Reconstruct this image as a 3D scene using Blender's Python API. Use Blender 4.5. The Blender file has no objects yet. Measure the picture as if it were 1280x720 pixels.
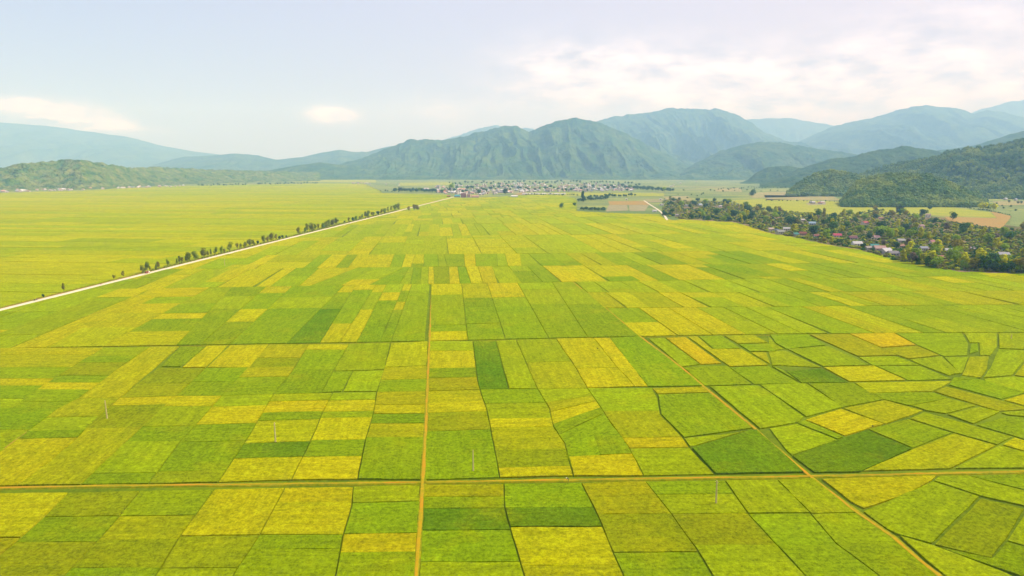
import bpy, math, random
import numpy as np
from mathutils import Vector
random.seed(7)
rng = np.random.default_rng(11)
scene = bpy.context.scene
COL = scene.collection

# ------------------------------------------------------------------ camera
CAMZ, F, HY = 100.0, 853.0, 212.0
TH = math.atan((360 - HY) / F)
cs, sn = math.cos(TH), math.sin(TH)
def ray(px, py):
    a, b = px - 640.0, 360.0 - py
    return (a, F * cs + b * sn, -F * sn + b * cs)
def gp(px, py, z=0.0):
    d = ray(px, py); t = (z - CAMZ) / d[2]
    return (d[0] * t, d[1] * t)
def at_depth(px, py, Y):
    d = ray(px, py); t = Y / d[1]
    return (d[0] * t, Y, CAMZ + d[2] * t)
def to_px(x, y, z=0.0):
    z -= CAMZ
    f = y * cs - z * sn; u = y * sn + z * cs
    return (640 + F * x / f, 360 - F * u / f)

cam = bpy.data.cameras.new("camera"); cam.lens = 36 * F / 1280; cam.sensor_width = 36
cam.clip_start = 0.5; cam.clip_end = 90000
camo = bpy.data.objects.new("camera", cam); COL.objects.link(camo)
camo.location = (0, 0, CAMZ); camo.rotation_euler = (math.pi / 2 - TH, 0, 0)
scene.camera = camo

# ------------------------------------------------------------------ materials
def mat(name):
    m = bpy.data.materials.new(name); m.use_nodes = True
    nt = m.node_tree; nt.nodes.clear()
    out = nt.nodes.new("ShaderNodeOutputMaterial"); b = nt.nodes.new("ShaderNodeBsdfPrincipled")
    nt.links.new(b.outputs[0], out.inputs[0])
    b.inputs["Roughness"].default_value = 0.95; b.inputs["Specular IOR Level"].default_value = 0.03
    return m, nt, b
def N(nt, t, **kw):
    n = nt.nodes.new(t)
    for k, v in kw.items(): setattr(n, k, v)
    return n
def mapping(nt, src, scale):
    mp = N(nt, "ShaderNodeMapping"); mp.inputs["Scale"].default_value = scale
    nt.links.new(src, mp.inputs["Vector"]); return mp.outputs[0]
def noise(nt, vec, scale, detail=4, rough=0.6):
    n = N(nt, "ShaderNodeTexNoise"); n.inputs["Scale"].default_value = scale
    n.inputs["Detail"].default_value = detail; n.inputs["Roughness"].default_value = rough
    nt.links.new(vec, n.inputs["Vector"]); return n.outputs["Fac"]
def maprange(nt, v, a, b, c, d):
    n = N(nt, "ShaderNodeMapRange"); nt.links.new(v, n.inputs[0])
    for i, x in enumerate((a, b, c, d)): n.inputs[1 + i].default_value = x
    return n.outputs[0]
def mix(nt, f, a, b, mode='MIX'):
    n = N(nt, "ShaderNodeMix", data_type='RGBA', blend_type=mode)
    for s, v in ((n.inputs[0], f), (n.inputs[6], a), (n.inputs[7], b)):
        if isinstance(v, (int, float)): s.default_value = v
        elif isinstance(v, tuple): s.default_value = v if len(v) == 4 else (*v, 1)
        else: nt.links.new(v, s)
    return n.outputs[2]
def math_(nt, op, a, b=0.0):
    n = N(nt, "ShaderNodeMath", operation=op)
    for s, v in ((n.inputs[0], a), (n.inputs[1], b)):
        if isinstance(v, (int, float)): s.default_value = v
        else: nt.links.new(v, s)
    return n.outputs[0]

def m_rice():
    m, nt, b = mat("rice crop")
    at = N(nt, "ShaderNodeAttribute", attribute_name="Col").outputs["Color"]
    uv = N(nt, "ShaderNodeUVMap", uv_map="UVMap").outputs[0]
    pos = N(nt, "ShaderNodeNewGeometry").outputs["Position"]
    # ripening patches, sowing streaks and the grain of the crop
    patch = noise(nt, pos, 0.045, 5, 0.62)
    streak = noise(nt, mapping(nt, uv, (0.35, 0.035, 1)), 1.0, 4, 0.6)
    rows_ = noise(nt, mapping(nt, uv, (1.1, 0.07, 1)), 1.0, 3, 0.6); wide = noise(nt, pos, 0.017, 3, 0.5)
    grain = noise(nt, pos, 0.8, 5, 0.85)
    grain2 = noise(nt, pos, 0.28, 3, 0.6)
    c = mix(nt, maprange(nt, patch, 0.5, 0.75, 0, 0.42), at, (0.14, 0.22, 0.002))
    c = mix(nt, maprange(nt, patch, 0.46, 0.25, 0, 0.4), c, (0.33, 0.31, 0.002))
    c = mix(nt, maprange(nt, streak, 0.4, 0.75, 0, 0.3), c, (0.12, 0.18, 0.002))
    c = mix(nt, maprange(nt, wide, 0.4, 0.7, 0, 0.3), c, (0.26, 0.31, 0.002))
    c = mix(nt, maprange(nt, noise(nt, pos, 0.13, 5, 0.75), 0.6, 0.72, 0, 0.4), c, (0.09, 0.13, 0.002))
    k = math_(nt, 'MULTIPLY', maprange(nt, grain, 0.3, 0.7, 0.42, 1.55), maprange(nt, grain2, 0.3, 0.7, 0.93, 1.07))
    k = math_(nt, 'MULTIPLY', k, maprange(nt, streak, 0.25, 0.75, 1.08, 0.9)); k = math_(nt, 'MULTIPLY', k, maprange(nt, rows_, 0.3, 0.7, 0.88, 1.12))
    hsv = N(nt, "ShaderNodeHueSaturation"); nt.links.new(k, hsv.inputs["Value"]); nt.links.new(c, hsv.inputs["Color"])
    nt.links.new(hsv.outputs[0], b.inputs["Base Color"])
    bp = N(nt, "ShaderNodeBump"); bp.inputs["Strength"].default_value = 0.9; bp.inputs["Distance"].default_value = 0.6
    nt.links.new(grain, bp.inputs["Height"]); nt.links.new(bp.outputs[0], b.inputs["Normal"])
    b.inputs["Specular IOR Level"].default_value = 0.0
    return m
def m_noise(name, c1, c2, scale, detail=5, bump=0.0, bdist=0.3, c3=None, s3=0.01, lo=0.35, hi=0.65):
    m, nt, b = mat(name)
    pos = N(nt, "ShaderNodeNewGeometry").outputs["Position"]
    n = noise(nt, pos, scale, detail, 0.65)
    c = mix(nt, maprange(nt, n, lo, hi, 0, 1), c1, c2)
    if c3: c = mix(nt, maprange(nt, noise(nt, pos, s3, 4), 0.45, 0.62, 0, 1), c, c3)
    nt.links.new(c, b.inputs["Base Color"])
    if bump:
        bp = N(nt, "ShaderNodeBump"); bp.inputs["Strength"].default_value = bump; bp.inputs["Distance"].default_value = bdist
        nt.links.new(n, bp.inputs["Height"]); nt.links.new(bp.outputs[0], b.inputs["Normal"])
    return m
def m_objcol(name, rough=0.9, var=0.25, scale=0.6):
    m, nt, b = mat(name)
    oi = N(nt, "ShaderNodeObjectInfo")
    pos = N(nt, "ShaderNodeNewGeometry").outputs["Position"]
    k = maprange(nt, noise(nt, pos, scale, 4), 0.3, 0.7, 1 - var, 1 + var)
    hsv = N(nt, "ShaderNodeHueSaturation"); nt.links.new(k, hsv.inputs["Value"]); nt.links.new(oi.outputs["Color"], hsv.inputs["Color"])
    nt.links.new(hsv.outputs[0], b.inputs["Base Color"]); b.inputs["Roughness"].default_value = rough
    return m
def m_foliage():
    m, nt, b = mat("leaves")
    oi = N(nt, "ShaderNodeObjectInfo")
    pos = N(nt, "ShaderNodeNewGeometry").outputs["Position"]
    f = noise(nt, pos, 0.35, 3)
    k = maprange(nt, f, 0.3, 0.7, 0.65, 1.45)
    hsv = N(nt, "ShaderNodeHueSaturation"); nt.links.new(k, hsv.inputs["Value"]); nt.links.new(oi.outputs["Color"], hsv.inputs["Color"])
    c = mix(nt, maprange(nt, noise(nt, pos, 0.9, 2), 0.5, 0.8, 0, 0.4), hsv.outputs[0], (0.16, 0.17, 0.02))
    nt.links.new(c, b.inputs["Base Color"])
    tr = N(nt, "ShaderNodeBsdfTranslucent"); nt.links.new(c, tr.inputs[0])
    mx = N(nt, "ShaderNodeMixShader"); mx.inputs[0].default_value = 0.3
    nt.links.new(b.outputs[0], mx.inputs[1]); nt.links.new(tr.outputs[0], mx.inputs[2])
    nt.links.new(mx.outputs[0], nt.nodes["Material Output"].inputs[0])
    return m
def m_forest(name, big=1.0, c1=(0.006, 0.040, 0.020), c2=(0.055, 0.115, 0.032), c3=(0.14, 0.18, 0.045), s=0.045, bd=8.0):
    m, nt, b = mat(name)
    pos = N(nt, "ShaderNodeNewGeometry").outputs["Position"]
    n1 = noise(nt, pos, s, 3, 0.7); n2 = noise(nt, pos, 0.0045 / big, 6, 0.7); n3 = noise(nt, pos, 0.011 / big, 5, 0.7)
    n4 = noise(nt, pos, s * 0.33, 3, 0.8)
    v = N(nt, "ShaderNodeTexVoronoi"); v.inputs["Scale"].default_value = s * 1.6; nt.links.new(pos, v.inputs["Vector"])
    c = mix(nt, maprange(nt, math_(nt, 'ADD', math_(nt, 'MULTIPLY', n1, 0.5), math_(nt, 'MULTIPLY', n4, 0.5)), 0.4, 0.6, 0, 1), c1, c2)
    c = mix(nt, maprange(nt, n2, 0.42, 0.72, 0, 0.8), c, c3)
    c = mix(nt, maprange(nt, n3, 0.64, 0.78, 0, 0.25), c, (0.20, 0.17, 0.08))
    nt.links.new(c, b.inputs["Base Color"])
    h = math_(nt, 'SUBTRACT', math_(nt, 'MULTIPLY', math_(nt, 'ADD', n1, n4), 1.2), v.outputs["Distance"])
    bp = N(nt, "ShaderNodeBump"); bp.inputs["Strength"].default_value = 0.9; bp.inputs["Distance"].default_value = bd
    nt.links.new(h, bp.inputs["Height"]); nt.links.new(bp.outputs[0], b.inputs["Normal"])
    b.inputs["Specular IOR Level"].default_value = 0.0
    return m
M_RICE = m_rice()
M_BUND = m_noise("grassy earth bund", (0.06, 0.105, 0.002), (0.14, 0.19, 0.003), 0.5, 5, c3=(0.15, 0.21, 0.003), s3=0.02)
M_TRACK = m_noise("ochre dirt track", (0.42, 0.27, 0.008), (0.26, 0.24, 0.006), 0.8, 5, 0.3, 0.2, (0.44, 0.22, 0.01), 0.08)
M_VERGE = m_noise("dry grass verge", (0.30, 0.27, 0.006), (0.15, 0.19, 0.004), 0.6, 5, 0.5, 0.3)
M_SOIL = m_noise("bare red soil", (0.36, 0.16, 0.03), (0.30, 0.20, 0.05), 0.5, 5, 0.3, 0.2)
M_ROAD = m_noise("pale concrete road", (0.56, 0.48, 0.34), (0.66, 0.60, 0.46), 0.3, 5, lo=.3, hi=.7)
M_VERGE2 = m_noise("red earth verge", (0.30, 0.17, 0.03), (0.17, 0.17, 0.015), 0.12, 5, 0.3, 0.3)
M_YARD = m_noise("village earth", (0.10, 0.09, 0.03), (0.07, 0.10, 0.015), 0.08, 5, c3=(0.22, 0.16, 0.08), s3=0.02)
M_FOL = m_foliage()
M_BARK = m_noise("bark", (0.10, 0.075, 0.05), (0.17, 0.13, 0.09), 3.0)
M_WALL = m_objcol("painted wall", var=0.12)
M_ROOF = m_objcol("roof sheet", 0.7, 0.2, 1.5)
M_CONC = m_noise("weathered concrete", (0.46, 0.40, 0.16), (0.56, 0.48, 0.22), 1.5)
M_DARK = m_noise("dark opening", (0.02, 0.025, 0.03), (0.04, 0.045, 0.05), 1.0)
M_PAINT = m_objcol("vehicle paint", 0.35, 0.05)
M_RUBBER = m_noise("rubber", (0.02, 0.02, 0.02), (0.04, 0.04, 0.04), 4.0)
M_SKIN = m_noise("skin", (0.35, 0.2, 0.13), (0.4, 0.24, 0.16), 5.0)
M_CLOTH = m_objcol("cloth", 0.95, 0.15, 4.0)
M_STRAW = m_noise("pale straw", (0.65, 0.58, 0.4), (0.75, 0.68, 0.5), 6.0)

# ------------------------------------------------------------------ helpers
def mesh_obj(name, verts, faces, mats, parent=None, smooth=False, fm=None, kind=None):
    me = bpy.data.meshes.new(name); me.from_pydata([tuple(v) for v in verts], [], faces)
    for m in (mats if isinstance(mats, (list, tuple)) else [mats]): me.materials.append(m)
    if fm is not None: me.polygons.foreach_set("material_index", fm)
    if smooth: me.polygons.foreach_set("use_smooth", [True] * len(me.polygons))
    me.update()
    o = bpy.data.objects.new(name, me); COL.objects.link(o)
    if parent: o.parent = parent
    if kind: o["kind"] = kind
    return o
def tag(o, label, cat, group=None):
    o["label"] = label; o["category"] = cat
    if group: o["group"] = group
    return o
def empty(name, loc, rz=0.0):
    o = bpy.data.objects.new(name, None); COL.objects.link(o); o.location = loc; o.rotation_euler = (0, 0, rz)
    o.empty_display_size = 1; return o
def copy_tree(o, parent=None):
    c = o.copy(); COL.objects.link(c)
    if parent: c.parent = parent
    for ch in list(o.children): copy_tree(ch, c)
    return c
class MB:
    def __init__(s): s.v = []; s.f = []; s.m = []
    def add(s, vs, fs, mi=0):
        b = len(s.v); s.v += [tuple(x) for x in vs]; s.f += [tuple(i + b for i in f) for f in fs]; s.m += [mi] * len(fs); return s
    def box(s, x0, x1, y0, y1, z0, z1, mi=0):
        return s.add([(x0, y0, z0), (x1, y0, z0), (x1, y1, z0), (x0, y1, z0), (x0, y0, z1), (x1, y0, z1), (x1, y1, z1), (x0, y1, z1)],
                     [(0, 3, 2, 1), (4, 5, 6, 7), (0, 1, 5, 4), (1, 2, 6, 5), (2, 3, 7, 6), (3, 0, 4, 7)], mi)
    def tube(s, pts, rad, n=7, mi=0):
        vs = []; fs = []
        for i, (p, r) in enumerate(zip(pts, rad)):
            a = Vector(pts[min(i + 1, len(pts) - 1)]) - Vector(pts[max(i - 1, 0)]); a.normalize()
            u = a.cross(Vector((0.13, 0.97, 0.2))).normalized(); w = a.cross(u)
            for k in range(n):
                t = 2 * math.pi * k / n; vs.append(tuple(Vector(p) + (u * math.cos(t) + w * math.sin(t)) * r))
        for i in range(len(pts) - 1):
            for k in range(n): fs.append((i * n + k, i * n + (k + 1) % n, (i + 1) * n + (k + 1) % n, (i + 1) * n + k))
        fs.append(tuple(range(n))[::-1]); fs.append(tuple((len(pts) - 1) * n + k for k in range(n)))
        return s.add(vs, fs, mi)
    def ball(s, c, r, nu=10, nv=6, mi=0, top=False):
        vs = []; fs = []
        for j in range(nv + 1):
            ph = math.pi * j / nv
            for i in range(nu):
                t = 2 * math.pi * i / nu
                vs.append((c[0] + r[0] * math.sin(ph) * math.cos(t), c[1] + r[1] * math.sin(ph) * math.sin(t), c[2] + r[2] * math.cos(ph)))
        for j in range(nv):
            for i in range(nu): fs.append((j * nu + i, (j + 1) * nu + i, (j + 1) * nu + (i + 1) % nu, j * nu + (i + 1) % nu))
        return s.add(vs, fs, mi)
    def build(s, name, mats, parent=None, smooth=False):
        return mesh_obj(name, s.v, s.f, mats, parent, smooth, s.m)

# ------------------------------------------------------------------ rice plots
RC = {'Y': (0.365, 0.345, 0.001), 'y': (0.305, 0.315, 0.001), 'O': (0.265, 0.275, 0.001), 'g': (0.225, 0.300, 0.001),
      'G': (0.168, 0.255, 0.001), 'D': (0.078, 0.160, 0.002), 'R': (0.40, 0.315, 0.002), 'o': (0.195, 0.235, 0.001)}
PLOTS = []          # (ground polygon, colour, height, edge insets)
def area(p):
    return 0.5 * sum(p[i][0] * p[(i + 1) % len(p)][1] - p[(i + 1) % len(p)][0] * p[i][1] for i in range(len(p)))
def inset(p, ins):
    if area(p) < 0: p = p[::-1]; ins = ins[::-1]; ins = ins[1:] + ins[:1]
    n = len(p); out = []
    L = []
    for i in range(n):
        a, b = p[i], p[(i + 1) % n]; dx, dy = b[0] - a[0], b[1] - a[1]; l = math.hypot(dx, dy) or 1e-6
        nx, ny = -dy / l, dx / l; L.append((a[0] + nx * ins[i], a[1] + ny * ins[i], dx / l, dy / l))
    for i in range(n):
        a = L[i - 1]; b = L[i]; det = a[2] * b[3] - a[3] * b[2]
        if abs(det) < 0.05: out.append((b[0], b[1])); continue
        t = ((b[0] - a[0]) * b[3] - (b[1] - a[1]) * b[2]) / det
        out.append((a[0] + a[2] * t, a[1] + a[3] * t))
    return out
def clean(p, ins):
    q = []; k = []
    for i in range(len(p)):
        a, b = p[i], p[(i + 1) % len(p)]
        if math.hypot(a[0] - b[0], a[1] - b[1]) > 0.3: q.append(a); k.append(ins[i])
    return q, k
def plot(poly, col, ins, h=None):
    poly, ins = clean(poly, ins)
    if len(poly) < 3: return
    q = inset(poly, ins)
    if len(q) < 3 or abs(area(q)) < 4 or abs(area(q)) > abs(area(poly)): return
    PLOTS.append((q, col, h or random.uniform(0.36, 0.58)))
def jig(c, s=0.09):
    k = 1 + random.uniform(-s, s); w = random.uniform(-s, s) * 0.6
    return (c[0] * k * (1 + w), c[1] * k * (1 - w * 0.3), c[2])
def soft(c, t, m=(0.345, 0.37, 0.001)):
    return tuple(a + (b - a) * t for a, b in zip(c, m))
def lerp_poly(P, y):
    if y <= P[0][1]: return P[0]
    for a, b in zip(P, P[1:]):
        if y <= b[1]:
            t = (y - a[1]) / (b[1] - a[1] or 1e-6); return (a[0] + (b[0] - a[0]) * t, y)
    return P[-1]
def column(L, R, spec, il=0.2, ir=0.2, it=0.25, ib=0.3):
    """spec: 'Y505 g516 D' = colours from the far edge down, numbers are the row cuts (mean picture y of the cut on the ground)."""
    items = spec.split(); cols = [s[0] for s in items]; cuts = [float(s[1:]) for s in items if len(s) > 1]
    mt = (L[0][1] + R[0][1]) / 2; mb = (L[-1][1] + R[-1][1]) / 2
    ts = [0] + [(c - mt) / (mb - mt) for c in cuts] + [1]
    def side(P, t0, t1):
        y0 = P[0][1] + t0 * (P[-1][1] - P[0][1]); y1 = P[0][1] + t1 * (P[-1][1] - P[0][1])
        return [lerp_poly(P, y0)] + [p for p in P if y0 + 0.4 < p[1] < y1 - 0.4] + [lerp_poly(P, y1)]
    prev = it
    for i, c in enumerate(cols):
        l = side(L, ts[i], ts[i + 1]); r = side(R, ts[i], ts[i + 1])
        nxt = ib if i == len(cols) - 1 else random.choice((0.03, 0.1, 0.14, 0.2))
        pts = l + r[::-1]
        ins = [il] * (len(l) - 1) + [nxt] + [ir] * (len(r) - 1) + [prev]
        prev = nxt
        plot([gp(*p) for p in pts], jig(RC[c]), ins)
def quad(pts, c, i=0.13, h=None): plot([gp(*p) for p in pts], jig(RC[c]), [i] * len(pts), h)

S1 = [(188,434),(150,460),(98,499),(72,512),(35,540),(8,560),(-60,612)]
S2t = [(224,434),(200,455),(150,498)]; S2b = [(150,498),(122,522),(107,537),(95,550),(60,580),(20,609)]
S3t = [(287,432),(257,461),(220,496)]; S3b = [(220,496),(207,507),(177,535),(160,551),(100,608)]
S4t = [(337,431),(317,452),(277,496)]; S4b = [(277,496),(245,532),(226,552),(185,607)]
S5t = [(386,431),(365,465),(342,494)]; S5b = [(342,494),(322,527),(312,545),(272,605)]
S6t = [(436,431),(417,464),(402,492)]; S6b = [(416,492),(404,515),(387,555),(364,602)]
S7t = [(489,430),(480,462),(471,491)]; S7b = [(471,491),(467,517),(457,550),(447,601)]
Ct = [(536,427),(535,460),(534,490)]; Cb = [(534,490),(532,540),(528,602)]
S8t = [(591,427),(597,477),(600,488)]; S8b = [(600,488),(609,515),(614,540),(625,599)]
S8x = [(620,427),(636,487)]
S9t = [(645,425),(672,487)]; S9b = [(672,487),(687,512),(692,535),(706,555),(712,580),(717,597)]
S10t = [(695,424),(720,461),(734,486)]; S10b = [(734,486),(750,509),(765,532),(787,562),(805,597)]
S11t = [(742,423),(772,461),(794,484)]; S11x = [(762,423),(810,484)]
Rt = [(800,421),(852,460),(880,483)]
# --- between the dirt cross track and the first dark channel beyond it
TR = 0.8
column([(-90,499),(-90,612)], S1[2:], 'g511 G538 g', ir=0.3, ib=TR)
column(S1[2:], S2b, 'O522 g539 G549 Y', ib=TR)
column(S2b, S3b, 'Y507 o536 y', ib=TR)
column(S3b, S4b, 'Y509 g534 G553 g593 G', ib=TR)
column(S4b, S5b, 'g509 Y531 G553 G590 o', ib=TR)
column(S5b, S6b, 'g502 Y516 G526 y554 D573 Y', ib=TR)
column(S6b, S7b, 'g501 Y515 g523 Y551 G572 Y', ib=TR)
column(S7b, Cb, 'O507 Y518 G530 y548 G', ir=TR, ib=TR)
column(Cb, S8b, 'Y505 Y516 o539 G', il=TR, ib=TR)
column(S8b, S9b, 'G505 g524 Y535 O563 o585 Y', ib=TR)
column(S9b, [(734,486),(750,509),(765,532),(777,546)], 'g500 y509 Y521 G531 G', ib=0.1)
quad([(706,555),(697,543),(740,546),(750,570),(711,572)], 'o')
quad([(742,546),(777,546),(790,568),(751,570)], 'G')
column([(711,572),(717,597)], [(790,568),(805,597)], 'Y', ib=TR)
column(S10b, [(815,486),(822,500),(825,519),(852,547),(861,560),(894,595)], 'g515 O548 Y561 g', ib=TR)
quad([(815,486),(878,484),(887,491),(822,493)], 'y')
quad([(822,494),(887,492),(941,536),(855,548),(826,519)], 'G', 0.25)
quad([(855,549),(915,543),(938,538),(863,560)], 'g')
quad([(864,561),(938,539),(946,538),(1006,592),(894,594)], 'D', 0.35, 0.7)
# --- irregular plots right of the slanting track
for pts, c in [
 ([(887,484),(948,483),(960,490),(1005,522),(998,529),(960,535.5),(950,537)], 'g'), ([(950,482),(1007,480),(1053,510),(1008,522)], 'g'),
 ([(1010,480),(1065,479),(1105,500),(1053,510)], 'G'), ([(1068,479),(1190,477),(1177,485),(1165,490),(1087,492)], 'y'),
 ([(1089,492),(1165,491),(1185,499),(1137,508),(1105,500)], 'G'), ([(1054,511),(1106,501),(1154,514),(1107,531)], 'y'),
 ([(1007,526),(1051,512),(1105,531),(1056,546)], 'Y'), ([(997,530),(1006,526.5),(1055,547),(1047,550)], 'G'),
 ([(962,536.5),(997,531),(1047,551),(990,570),(984,565)], 'g'), ([(990,571),(1056,548),(1083,538),(1140,562),(1075,591),(1018,592)], 'D'),
 ([(1085,537),(1135,525),(1190,542),(1141,561)], 'G'), ([(1137,524),(1155,516),(1266,547),(1247,557),(1191,541)], 'g'),
 ([(1140,508),(1185,499),(1220,508),(1182,518),(1158,514)], 'g'), ([(1184,519),(1225,510),(1250,516),(1217,531)], 'g'),
 ([(1220,532),(1262,521),(1320,526),(1320,563),(1268,546)], 'G'), ([(1167,490),(1183,484),(1290,512),(1249,515)], 'O'),
 ([(1192,472),(1225,475),(1285,491),(1252,500),(1186,482)], 'G'), ([(1255,501),(1320,482),(1320,520),(1293,511)], 'Y'),
 ([(1251,517),(1292,513),(1320,521),(1320,525),(1262,520)], 'g'), ([(1143,562),(1192,543),(1245,558),(1188,587),(1078,590)], 'y'),
 ([(1193,587),(1250,558),(1320,578),(1320,586)], 'g'), ([(1253,557),(1268,548),(1320,564),(1320,576)], 'Y'),
 # beyond the channel
 ([(811,424),(830,423),(875,456),(852,459)], 'g'), ([(832,423),(857,422),(902,455),(876,456)], 'R'),
 ([(860,422),(871,421),(890,437),(927,437),(960,457),(912,459)], 'Y'), ([(873,421),(902,420),(925,436),(892,437)], 'G'),
 ([(905,420),(942,419),(960,429),(922,430)], 'y'), ([(923,431),(960,430),(970,440),(937,440)], 'G'), ([(938,441),(958,441),(963,456)], 'y'),
 ([(854,460),(909,458),(940,481),(881,483)], 'G'), ([(912,460),(960,458),(1000,480),(942,481)], 'G'),
 ([(983,465),(1027,462),(1060,479),(1002,479.5)], 'D'), ([(964,458),(980,464),(1000,479)], 'G'), ([(960,440),(981,439),(1027,460),(965,457)], 'g'),
 ([(962,419),(1010,419),(1032,432),(983,437),(970,430)], 'G'), ([(984,437),(1035,434),(1087,457),(1029,459)], 'g'),
 ([(1012,419),(1060,418),(1100,435),(1122,445),(1072,446)], 'O'), ([(1062,418),(1117,417),(1145,432),(1101,435)], 'R'),
 ([(1102,436),(1146,433),(1175,445),(1135,449),(1123,445)], 'O'), ([(1073,447),(1120,446),(1150,457),(1092,458)], 'g'),
 ([(1029,460),(1092,458),(1132,476),(1062,478)], 'Y'), ([(1095,458),(1150,458),(1190,475),(1135,476)], 'g'),
 ([(1137,450),(1177,446),(1200,467),(1186,470),(1152,457)], 'g'), ([(1120,417),(1202,416.5),(1210,430),(1209,445),(1180,446),(1147,432)], 'g'),
 ([(1213,431),(1222,430),(1223,440),(1212,443)], 'G'), ([(1212,447),(1236,446),(1234,462),(1226,473),(1202,470)], 'O'),
 ([(1205,416.5),(1246,416.5),(1246,434),(1238,445),(1225,445),(1224,429),(1212,429)], 'g'),
 ([(1248,417),(1330,416.5),(1330,440),(1290,438),(1249,436)], 'g'), ([(1248,437),(1290,439),(1265,470),(1229,473),(1237,462)], 'g'),
 ([(1292,440),(1330,441),(1330,478),(1268,470)], 'y'), ([(1229,474),(1267,471),(1330,480),(1254,499)], 'g'),
 # nearest, right of the slanting track
 ([(1027,600),(1172,595),(1164,602),(1132,620),(1080,637),(1064,629)], 'y'), ([(1079,641),(1166,603),(1224,622),(1165,681),(1121,669),(1109,663)], 'g'),
 ([(1175,596),(1208,595.5),(1330,628),(1330,645),(1225,621),(1167,602)], 'g'), ([(1212,596),(1330,592),(1330,626)], 'G'),
 ([(1226,624),(1280,638),(1257,676),(1239,699),(1168,682)], 'o'), ([(1283,639),(1340,652),(1340,700),(1259,677)], 'g'),
 ([(1124,671),(1165,683),(1255,717),(1310,745),(1208,745),(1159,703)], 'g'), ([(1168,684),(1240,700),(1258,679),(1340,703),(1340,745),(1256,715)], 'G'),
([(1180,447),(1211,447),(1203,467),(1200,468)], 'g'), ([(1201,471),(1226,474),(1195,477)], 'G'), ([(960,420),(969,430),(980,437),(962,439)], 'g'),
]: quad(pts, c)
# --- first channel to second channel, left and centre
column([(-90,436),(-90,499)], [(130,435),(95,456),(47,487),(30,499)], 'Y444 O460 g474 Y483 G', ib=0.1)
column([(-90,499.5),(-90,511)], [(30,499.5),(15,511)], 'G', it=0.1)
column([(130,435),(95,456),(47,487),(15,511)], [(188,434),(150,460),(98,499),(72,512)], 'g446 G454 o470 G479 Y488 G503 G', ib=0.1)
column(S1[:3], S2t, 'Y')
quad([(226,434),(257,434),(226,459),(202,459)], 'G'); quad([(259,433),(285,432.5),(257,460),(228,460)], 'Y')
column([(198,460),(150,498)], S3t[1:], 'o480 o')
quad([(288,432.5),(336,431),(312,460),(259,460)], 'Y')
column([(257,461),(220,496)], [(311,460),(277,496)], 'G478 G')
column(S4t, S5t, 'y448 o460 y472 g480 G')
column(S5t, S6t, 'Y438 G463 G')
quad([(436,431),(488,429.5),(480,463),(417,465)], 'g'); quad([(417,465.5),(441,465),(427,490),(402,492)], 'G'); quad([(442,464.5),(480,463.5),(471,490),(429,490)], 'g')
column(S7t, Ct, 'y459 O475 G', ir=TR)
column(Ct, S8t, 'g439 Y461 G473 O', il=TR)
column(S8t, S8x, 'D'); column(S8x, S9t, 'g460 g'); column(S9t, S10t, 'g453 O'); column(S10t, S11t, 'Y461 Y'); column(S11t, S11x, 'Y', ir=0.05)
column(S11x, Rt, 'G', il=0.05, ir=TR)
# --- nearest rows
a_ = [(87,616),(56,647),(22,677),(0,696),(-50,735)]; b_ = [(176,614),(150,646),(121,679),(82,720),(65,735)]
c_ = [(269,612),(244,646),(225,672),(201,712),(185,735)]; d_ = [(357,610),(325,670),(297,712),(283,735)]
e_ = [(442,609),(440,632),(429,670),(420,720),(416,735)]; C_ = [(528,606),(525,660),(520,735)]
f_ = [(630,605),(631,636),(640,670),(655,720),(660,735)]; g_ = [(726,604),(749,650),(767,694),(779,720),(786,735)]
h_ = [(806,602),(840,645),(870,687),(890,720),(900,735)]; i_ = [(905,601),(937,646),(960,671),(1005,720),(1020,735)]
j_ = [(970,600),(1012,642),(1046,682),(1097,720),(1112,735)]; R_ = [(1018,598),(1065,637),(1115,672),(1172,720),(1190,735)]
column([(-90,618),(-90,735)], a_, 'Y674 O700 g', it=TR); column(a_, b_, 'o647 G679 o', it=TR); column(b_, c_, 'G646 O676 o712 G', it=TR)
column(c_, d_, 'Y671 o712 g', it=TR); column(d_, e_, 'Y629 Y670 G688 G', it=TR); column(e_, C_, 'g629 G668 Y692 G', it=TR, ir=TR)
column(C_, f_, 'O622 G637 D664 G704 g', it=TR, il=TR); column(f_, g_, 'G636 D660 Y708 O', it=TR); column(g_, h_, 'O622 O644 o692 G', it=TR)
column(h_, i_, 'G619 g643 o683 g', it=TR); column(i_, j_, 'g643 G683 G', it=TR); column(j_, R_, 'g643 G680 G', it=TR, ir=TR)

# --- second channel to the third: traced in the middle, in the same grid at the sides
H2 = [(-90,438),(0,436),(320,430.5),(535,427),(640,424.5),(800,421),(960,418),(1340,415.5)]
H3 = [(-300,366),(120,362),(320,359),(535,355.5),(640,354),(960,349),(1180,346),(1500,343)]
H4 = [(-300,341),(320,336),(640,333),(960,330),(1500,326)]
H5 = [(-300,323),(320,319.5),(640,317.5),(960,313.5),(1500,309)]
H6 = [(-300,301),(320,298),(640,294),(960,292),(1500,288)]
H7 = [(-300,284),(320,282),(640,279.5),(960,279),(1500,276)]
def hy(H, x):
    for a, b in zip(H, H[1:]):
        if x <= b[0]: return a[1] + (b[1] - a[1]) * (x - a[0]) / (b[0] - a[0])
    return H[-1][1]
def band_cols(Ht, Hb, tops, bots, specs, **kw):
    for k in range(min(len(specs), len(tops) - 1, len(bots) - 1)):
        L = [(tops[k], hy(Ht, tops[k])), (bots[k], hy(Hb, bots[k]))]; R = [(tops[k+1], hy(Ht, tops[k+1])), (bots[k+1], hy(Hb, bots[k+1]))]
        column(L, R, specs[k], **kw)
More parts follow.
